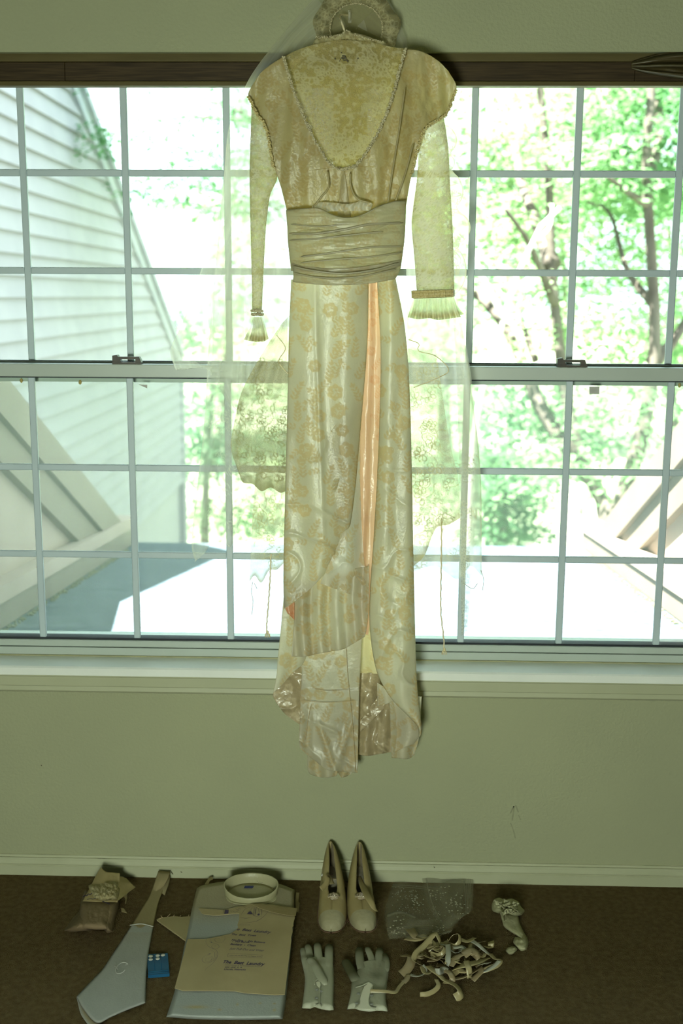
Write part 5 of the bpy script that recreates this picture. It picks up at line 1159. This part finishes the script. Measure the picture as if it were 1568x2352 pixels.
# ---- gloves
m_glove = mat_cloth('white_kid_glove', (0.36, 0.37, 0.26, 1), (0.075, 0.075, 0.038, 1), transl=.03, gloss=.04, grough=.5, bump=.2, bscale=150)
m_gslit = mat_solid('glove_inside', (0.66, 0.66, 0.50, 1), None, 30, .8)
m_snap = mat_solid('dull_snap', (0.16, 0.17, 0.14, 1), (0.24, 0.25, 0.2, 1), 200, .4, spec=.5)
def glove(name, label, L_, R_, top, bot, fingers, thumb, dirt):
    c = onZ(np.mean([L_[0][0], R_[0][0]]), np.mean([L_[0][1], R_[-1][1]]), 0)
    g_ = thing(name, tuple(c), label, 'glove', 'pair of white kid gloves')
    b = MB(); pats = []
    PX, PY, U, V = coons(L_, R_, top, bot, 34, 60)
    Z = .003+.0085*edge(U, V, .16, .03)+.0012*fbm(PX/16, PY/22, 3)
    P = onZ(PX, PY, .006); P[..., 2] = Z
    b.add(P, gridfaces(*P.shape[:2], flip=True).tolist()); pats.append((PX, PY))
    def finger(pts, r, z):
        n = 22; S = spline([onZ(x, y, z) for x, y in pts], n); tt = np.linspace(0, 1, n+1)
        rad = r*np.minimum(1, np.sqrt(np.clip(1-((tt-.86)/.14).clip(0, 1)**2, .02, 1)))*(1.02-.12*tt)*np.minimum(1, .35+tt*5)
        b.tube(S, rad, 12, True, flat=.55)
        th = np.array(pts, float); Sx = spline(th, n); pats.append((np.repeat(Sx[:, 0], 12), np.repeat(Sx[:, 1], 12)))
    for pts, r in fingers: finger(pts, r, .0078)
    if thumb: finger(*thumb)
    X = np.concatenate([p[0].ravel() for p in pats]); Y = np.concatenate([p[1].ravel() for p in pats])
    A = np.clip(sum(1.15*k*np.exp(-(((X-x)/(1.35*w))**2+((Y-y)/(1.6*h))**2)) for x, y, w, h, k in dirt), 0, 1)
    b.build('glove_body', m_glove, g_, attrs={'pat': A}); return g_
sc_ = 1/1290
g1 = glove('kid_glove', 'left glove of the white pair, its thumb folded across the palm',
    [(693, 2204), (695, 2218), (699, 2235), (700, 2250), (698, 2275), (693, 2312)], [(764, 2203), (766, 2222), (767, 2255), (766, 2285), (766, 2317)], [(728, 2201)], [(712, 2313), (722, 2310), (732, 2313), (750, 2317)],
    [([(705, 2228), (699, 2203), (695, 2177)], .0064), ([(716, 2228), (711, 2198), (706, 2169)], .0076), ([(733, 2228), (731, 2196), (728, 2165)], .0082), ([(754, 2228), (755, 2196), (756, 2169)], .0086)],
    ([(748, 2262), (735, 2240), (722, 2215), (706, 2200)], .0085, .0125),
    [(704, 2168, 6, 8, .9), (727, 2164, 8, 9, 1), (756, 2170, 9, 11, .9), (694, 2180, 5, 8, .5), (708, 2200, 8, 3, .8), (732, 2214, 14, 5, .35)])
g2 = glove('kid_glove', 'right glove of the white pair, lying open with thumb spread out',
    [(824, 2214), (818, 2232), (808, 2250), (805, 2280), (797, 2315)], [(892, 2212), (892, 2232), (888, 2262), (886, 2290), (890, 2320)], [(860, 2208)], [(815, 2313), (828, 2317), (850, 2319), (872, 2318)],
    [([(833, 2234), (826, 2204), (825, 2176)], .0084), ([(850, 2234), (853, 2204), (842, 2175)], .0068), ([(868, 2234), (870, 2204), (872, 2177)], .0080), ([(884, 2234), (887, 2212), (882, 2190)], .0070)],
    ([(822, 2258), (808, 2235), (797, 2215), (792, 2205)], .0100, .0085),
    [(795, 2208, 10, 12, 1), (808, 2235, 16, 22, .85), (824, 2178, 8, 12, .95), (872, 2178, 9, 8, 1), (882, 2195, 6, 12, .9), (845, 2174, 8, 7, .8), (870, 2235, 14, 16, .35), (862, 2247, 18, 6, .3)])
def slit(g_, pts, px_snaps, edge_pts):
    polysheet('cuff_opening', g_, m_gslit, pts, .0128, .0006)
    for e in edge_pts: MB().tube([onZ(x, y, .0132) for x, y in spline(e, 18)], .0011, 6).build('bound_edge', m_glove, g_)
    for x, y in px_snaps: MB().blob(onZ(x, y, .0132), (.0034, .003, .0013), 12, 6).build('snap_button', m_snap, g_)
slit(g1, [(726, 2256), (733, 2253), (737, 2265), (735, 2270), (728, 2264)], [(727, 2273), (737, 2277), (727, 2292)], [[(722, 2262), (724, 2252), (733, 2250), (737, 2262), (734, 2272), (733, 2290), (733, 2305), (722, 2311)], [(735, 2272), (733, 2300), (738, 2312)]])
slit(g2, [(834, 2268), (845, 2258), (858, 2262), (856, 2275), (848, 2290), (850, 2318), (822, 2317), (826, 2290)], [(823, 2282), (819, 2304), (853, 2286), (853, 2306)], [[(816, 2268), (830, 2264), (846, 2257), (856, 2263), (857, 2272)], [(834, 2268), (826, 2290), (825, 2305), (815, 2315)], [(850, 2283), (847, 2298), (850, 2312), (862, 2318)]])

# ---- dotted tulle scarf folded by the baseboard
m_net = mat_cloth('spotted_net', (0.42, 0.40, 0.27, 1), (0.48, 0.46, 0.33, 1), transl=.3, gloss=0, alpha=.36, amotif=.62, bump=0)
m_dot = mat_solid('white_spot', (0.44, 0.43, 0.30, 1), None, 30, .8)
tl = thing('spotted_tulle', tuple(onZ(980, 2085, 0)), 'folded see-through tulle with white dots between shoe and ribbons', 'tulle')
def stripes(k, n, w=.5): return lambda X, Y, U, V: np.clip(((np.sin((U if k == 'u' else V)*n*6.283)) > w)*(((U if k == 'u' else V) > .78) | ((U if k == 'u' else V) < .10))*1.0, 0, 1)*.8+.25*np.clip(fbm(X/9, Y/9, 4)*2, 0, 1)
def tl_layer(l, r, top, bot, z, k='v', seed=1): 
    return flay('tulle_layer', tl, m_net, l, r, top=top, bot=bot, zref=z, hfn=lambda U, V, X, Y: z+.003*fbm(X/30, Y/30, seed)+.0015*np.sin(U*9+V*7), res=2.4, pat=stripes(k, 26))
tl_layer([(904, 2026), (895, 2050), (884, 2090), (885, 2120), (893, 2158)], [(1010, 2036), (1020, 2060), (1035, 2090), (1050, 2110), (1032, 2132)], [(950, 2029)], [(930, 2150), (985, 2145)], .004, 'v', 1)
tl_layer([(968, 2012), (975, 2050), (990, 2090), (1015, 2130), (1035, 2132)], [(1086, 2013), (1087, 2050), (1085, 2080), (1080, 2095), (1060, 2100)], [(1030, 2010)], [(1050, 2118)], .010, 'u', 2)
tl_layer([(888, 2100), (890, 2130), (894, 2156)], [(955, 2105), (945, 2130), (940, 2152)], [(920, 2092)], [(915, 2156)], .007, 'v', 3)
tl_layer([(935, 2112), (930, 2135), (930, 2156)], [(1058, 2100), (1050, 2120), (1034, 2142)], [(990, 2112)], [(980, 2156)], .013, 'v', 4)
tl_layer([(1008, 2030), (1010, 2060), (1025, 2095)], [(1068, 2024), (1062, 2060), (1058, 2115)], [(1040, 2020)], [(1045, 2108)], .016, 'u', 5)
b = MB(); rr = random.Random(12)
regs = [((985, 2035), (1040, 2060), 14, .0016), ((1030, 2055), (1075, 2100), 18, .0018), ((945, 2058), (980, 2080), 16, .0015), ((895, 2105), (930, 2145), 22, .0017), ((900, 2035), (960, 2070), 46, .0008), ((1000, 2040), (1060, 2125), 40, .0008), ((985, 2125), (1020, 2140), 12, .0012), ((900, 2070), (1000, 2110), 40, .0007)]
for (x0, y0), (x1, y1), n, r in regs:
    for i in range(n): b.blob(onZ(rr.uniform(x0, x1), rr.uniform(y0, y1), .020), (r*1.1, r*.9, .0005), 7, 4)
b.build('woven_dots', m_dot, tl, kind='stuff')

# ---- tangle of ribbons
rbn = thing('ribbon_tangle', tuple(onZ(1035, 2215, 0)), 'tangled heap of cream and white ribbons, one tail across the glove', 'ribbon')
mr = [mat_cloth('ribbon_cream', (0.47, 0.40, 0.195, 1), transl=.25, gloss=.08, bump=.1), mat_cloth('ribbon_tan', (0.38, 0.30, 0.155, 1), transl=.25, gloss=.1, bump=.1), mat_cloth('ribbon_white', (0.48, 0.49, 0.40, 1), transl=.2, gloss=.12, bump=.1)]
z8 = lambda x, y: (870+x/4.238, 1980+y/4.238)
def rib(pts, w, m, zs=None, tw=0.0, seed=0):
    n = max(16, len(pts)*8); r = random.Random(seed+len(pts)); zs = zs or [.006+.012*r.random() for _ in pts]
    P = spline([onZ(*z8(x, y), z) for (x, y), z in zip(pts, zs)], n)
    a = np.linspace(0, tw, n+1)+r.uniform(-.4, .4); T = np.gradient(P, axis=0); T[:, 2] = 0; T /= np.linalg.norm(T, axis=1)[:, None]+1e-9
    S = np.stack([-T[:, 1], T[:, 0], 0*a], 1)
    nr_ = S*np.sin(a)[:, None]*.8+np.stack([0*a, 0*a, np.cos(a)], 1)
    b = MB(); ribbon(P, w, nr_, b); o = b.build('ribbon_strand', mr[m], rbn); mm = o.modifiers.new('t', 'SOLIDIFY'); mm.thickness = .0005
rib([(300, 650), (330, 690), (360, 730), (400, 745)], .017, 1, [.012, .02, .018, .012], .5)
rib([(270, 735), (330, 745), (390, 740), (460, 715)], .016, 0, [.006, .012, .014, .012], .2)
rib([(600, 780), (560, 700), (520, 720), (440, 810), (360, 890), (345, 960), (420, 1010)], .011, 0, [.02, .034, .03, .022, .018, .012, .008], 1.0)
rib([(235, 905), (285, 915), (320, 930), (300, 1000), (260, 1060), (220, 1095)], .017, 1, [.004, .008, .012, .01, .006, .004], .3)
rib([(665, 780), (720, 710), (780, 705), (785, 770), (740, 820), (680, 800)], .009, 0, [.02, .034, .036, .03, .022, .02], 1.4)
rib([(670, 800), (675, 880), (672, 960), (665, 1010)], .0095, 2, [.030, .036, .034, .026], .1)
rib([(790, 750), (860, 770), (930, 735)], .009, 0, [.02, .026, .02], .5)
rib([(900, 765), (960, 800), (1030, 860), (1080, 900)], .009, 2, [.022, .026, .020, .014], .4)
rib([(1080, 890), (1130, 940), (1180, 950), (1150, 1000), (1060, 1040), (1000, 1060)], .010, 0, [.014, .016, .016, .014, .010, .006], .6)
rib([(1170, 960), (1120, 1010), (1050, 1050), (1010, 1060)], .009, 2, [.02, .016, .012, .008], .2)
rib([(690, 1010), (760, 920), (830, 890), (930, 870), (1000, 900)], .015, 1, [.018, .024, .026, .024, .016], .3)
rib([(820, 900), (900, 860), (940, 900), (930, 940)], .019, 1, [.026, .030, .026, .018], .4)
rib([(720, 1040), (800, 1010), (880, 990), (960, 970), (1040, 930)], .020, 0, [.012, .022, .026, .022, .014], .25)
rib([(850, 960), (870, 1020), (880, 1080), (880, 1130)], .011, 0, [.026, .028, .02, .010], .3)
rib([(740, 1135), (820, 1120), (880, 1090), (960, 1040), (1030, 960)], .010, 1, [.006, .01, .014, .016, .012], .8)
rib([(480, 1010), (520, 1050), (590, 1100), (640, 1150), (720, 1180)], .012, 0, [.016, .018, .016, .012, .010], .3)
rib([(640, 1160), (720, 1185), (780, 1240), (790, 1290), (740, 1325)], .015, 0, [.010, .012, .012, .008, .004], .9)
rib([(560, 1140), (580, 1200), (540, 1250), (470, 1285), (400, 1290)], .0085, 0, [.012, .010, .006, .004, .004], 1.3)
rib([(640, 1050), (690, 1080), (715, 1130), (710, 1160)], .011, 1, [.014, .016, .012, .008], .4)
rib([(300, 1095), (370, 1110), (430, 1090), (450, 1060), (420, 1010)], .009, 2, [.004, .006, .010, .012, .012], .8)
rib([(420, 1010), (440, 1070), (480, 1080), (520, 1040)], .009, 0, [.012, .014, .014, .012], .8)
rib([(285, 1095), (270, 1140), (240, 1170)], .009, 1, [.006, .006, .006], .6)
rib([(240, 1165), (200, 1210), (160, 1265), (80, 1260), (0, 1255), (-85, 1252)], .006, 0, [.006, .008, .012, .016, .017, .017], .5)
rib([(480, 860), (560, 820), (640, 830), (620, 890), (560, 910), (500, 890)], .009, 0, [.016, .024, .026, .022, .016, .014], 1.2)
rib([(470, 960), (560, 950), (620, 890), (560, 840), (480, 850)], .010, 1, [.012, .016, .02, .018, .014], .9)
rib([(690, 830), (760, 830), (810, 825), (850, 900)], .007, 2, [.024, .026, .026, .02], .5)
rib([(600, 800), (640, 806), (690, 830), (730, 880), (790, 870), (780, 840)], .008, 2, [.018, .02, .022, .026, .026, .022], .7)
rib([(940, 890), (1010, 920), (1040, 890), (1110, 925)], .007, 0, [.014, .018, .018, .012], .8)
rib([(560, 1000), (620, 1010), (660, 1040), (600, 1080)], .010, 1, [.008, .01, .01, .008], .6)
rib([(910, 1150), (950, 1110), (990, 1060), (960, 1000)], .011, 1, [.004, .008, .012, .012], .7)

rr = random.Random(31)
for k in range(22):
    x = rr.uniform(430, 1040); y = rr.uniform(800, 1090); a = rr.uniform(0, 6.28); L_ = rr.uniform(60, 120)
    pts = []
    for j in range(4): pts.append((x, y)); a += rr.uniform(-1.0, 1.0); x = min(1090, max(400, x+math.cos(a)*L_*.6)); y = min(1110, max(770, y+math.sin(a)*L_*.45))
    rib(pts, rr.uniform(.007, .012), rr.choice((0, 0, 1, 2)), [rr.uniform(.006, .026) for _ in pts], rr.uniform(.2, 1.4), k)

# ---- ruffled rosette with trailing cloth
m_gart = mat_cloth('ivory_crepe', (0.44, 0.43, 0.25, 1), (0.36, 0.31, 0.15, 1), transl=.1, gloss=.04, bump=.3, bscale=120)
gt = thing('ruffled_garter', tuple(onZ(1172, 2125, 0)), 'crumpled ivory cloth rosette with twisted tail right of the ribbons', 'garter')
def crump(h, k, s, amp=.006): return lambda U, V, X, Y: .001+h*edge(U, V, k)+amp*np.abs(fbm(X/9, Y/8, s))*edge(U, V, k)
flay('rosette', gt, m_gart, [(1134, 2066), (1129, 2078), (1131, 2092), (1144, 2098)], [(1192, 2072), (1196, 2082), (1204, 2092), (1198, 2102)], top=[(1145, 2062), (1160, 2066), (1175, 2064)], bot=[(1160, 2096), (1180, 2104)], zref=.016, hfn=crump(.028, .3, 4, .012), res=1.4)
for pts in ([(1138, 2070), (1150, 2076), (1158, 2088)], [(1162, 2068), (1168, 2082), (1185, 2090)], [(1150, 2096), (1166, 2090), (1184, 2096)], [(1186, 2074), (1178, 2084), (1192, 2096)]):
    b = MB(); n = 18; P = spline([onZ(x, y, .034) for x, y in pts], n); P[:, 2] += .003*np.sin(np.arange(n+1)*1.3); ribbon(P, .012, np.stack([.6*np.sin(np.arange(n+1)*.9), .6*np.cos(np.arange(n+1)*1.1), np.ones(n+1)], 1), b)
    o = b.build('ruffle', m_gart, gt); mm = o.modifiers.new('t', 'SOLIDIFY'); mm.thickness = .0008
flay('tail', gt, m_gart, [(1146, 2094), (1152, 2110), (1157, 2128), (1175, 2142), (1200, 2158)], [(1190, 2104), (1193, 2120), (1200, 2136), (1208, 2150), (1211, 2158)], zref=.010, hfn=lambda U, V, X, Y: .002+.012*edge(U, V, .3, .05)+.003*fbm(X/10, Y/12, 7), res=1.6)
flay('tail', gt, m_gart, [(1150, 2096), (1151, 2108), (1154, 2116)], [(1160, 2094), (1163, 2106), (1162, 2114)], zref=.018, hfn=lambda U, V, X, Y: .018+.003*np.sin(U*6), res=1.6, thick=.001)
flay('tail', gt, m_gart, [(1182, 2152), (1178, 2164), (1184, 2172)], [(1210, 2152), (1213, 2166), (1209, 2182)], bot=[(1196, 2184)], zref=.010, hfn=crump(.016, .3, 9, .006), res=1.6)
flay('tail', gt, m_gart, [(1166, 2176), (1161, 2184), (1168, 2192)], [(1184, 2174), (1188, 2180), (1184, 2186)], top=[(1175, 2174)], bot=[(1176, 2192)], zref=.008, hfn=crump(.012, .3, 11, .005), res=1.5)
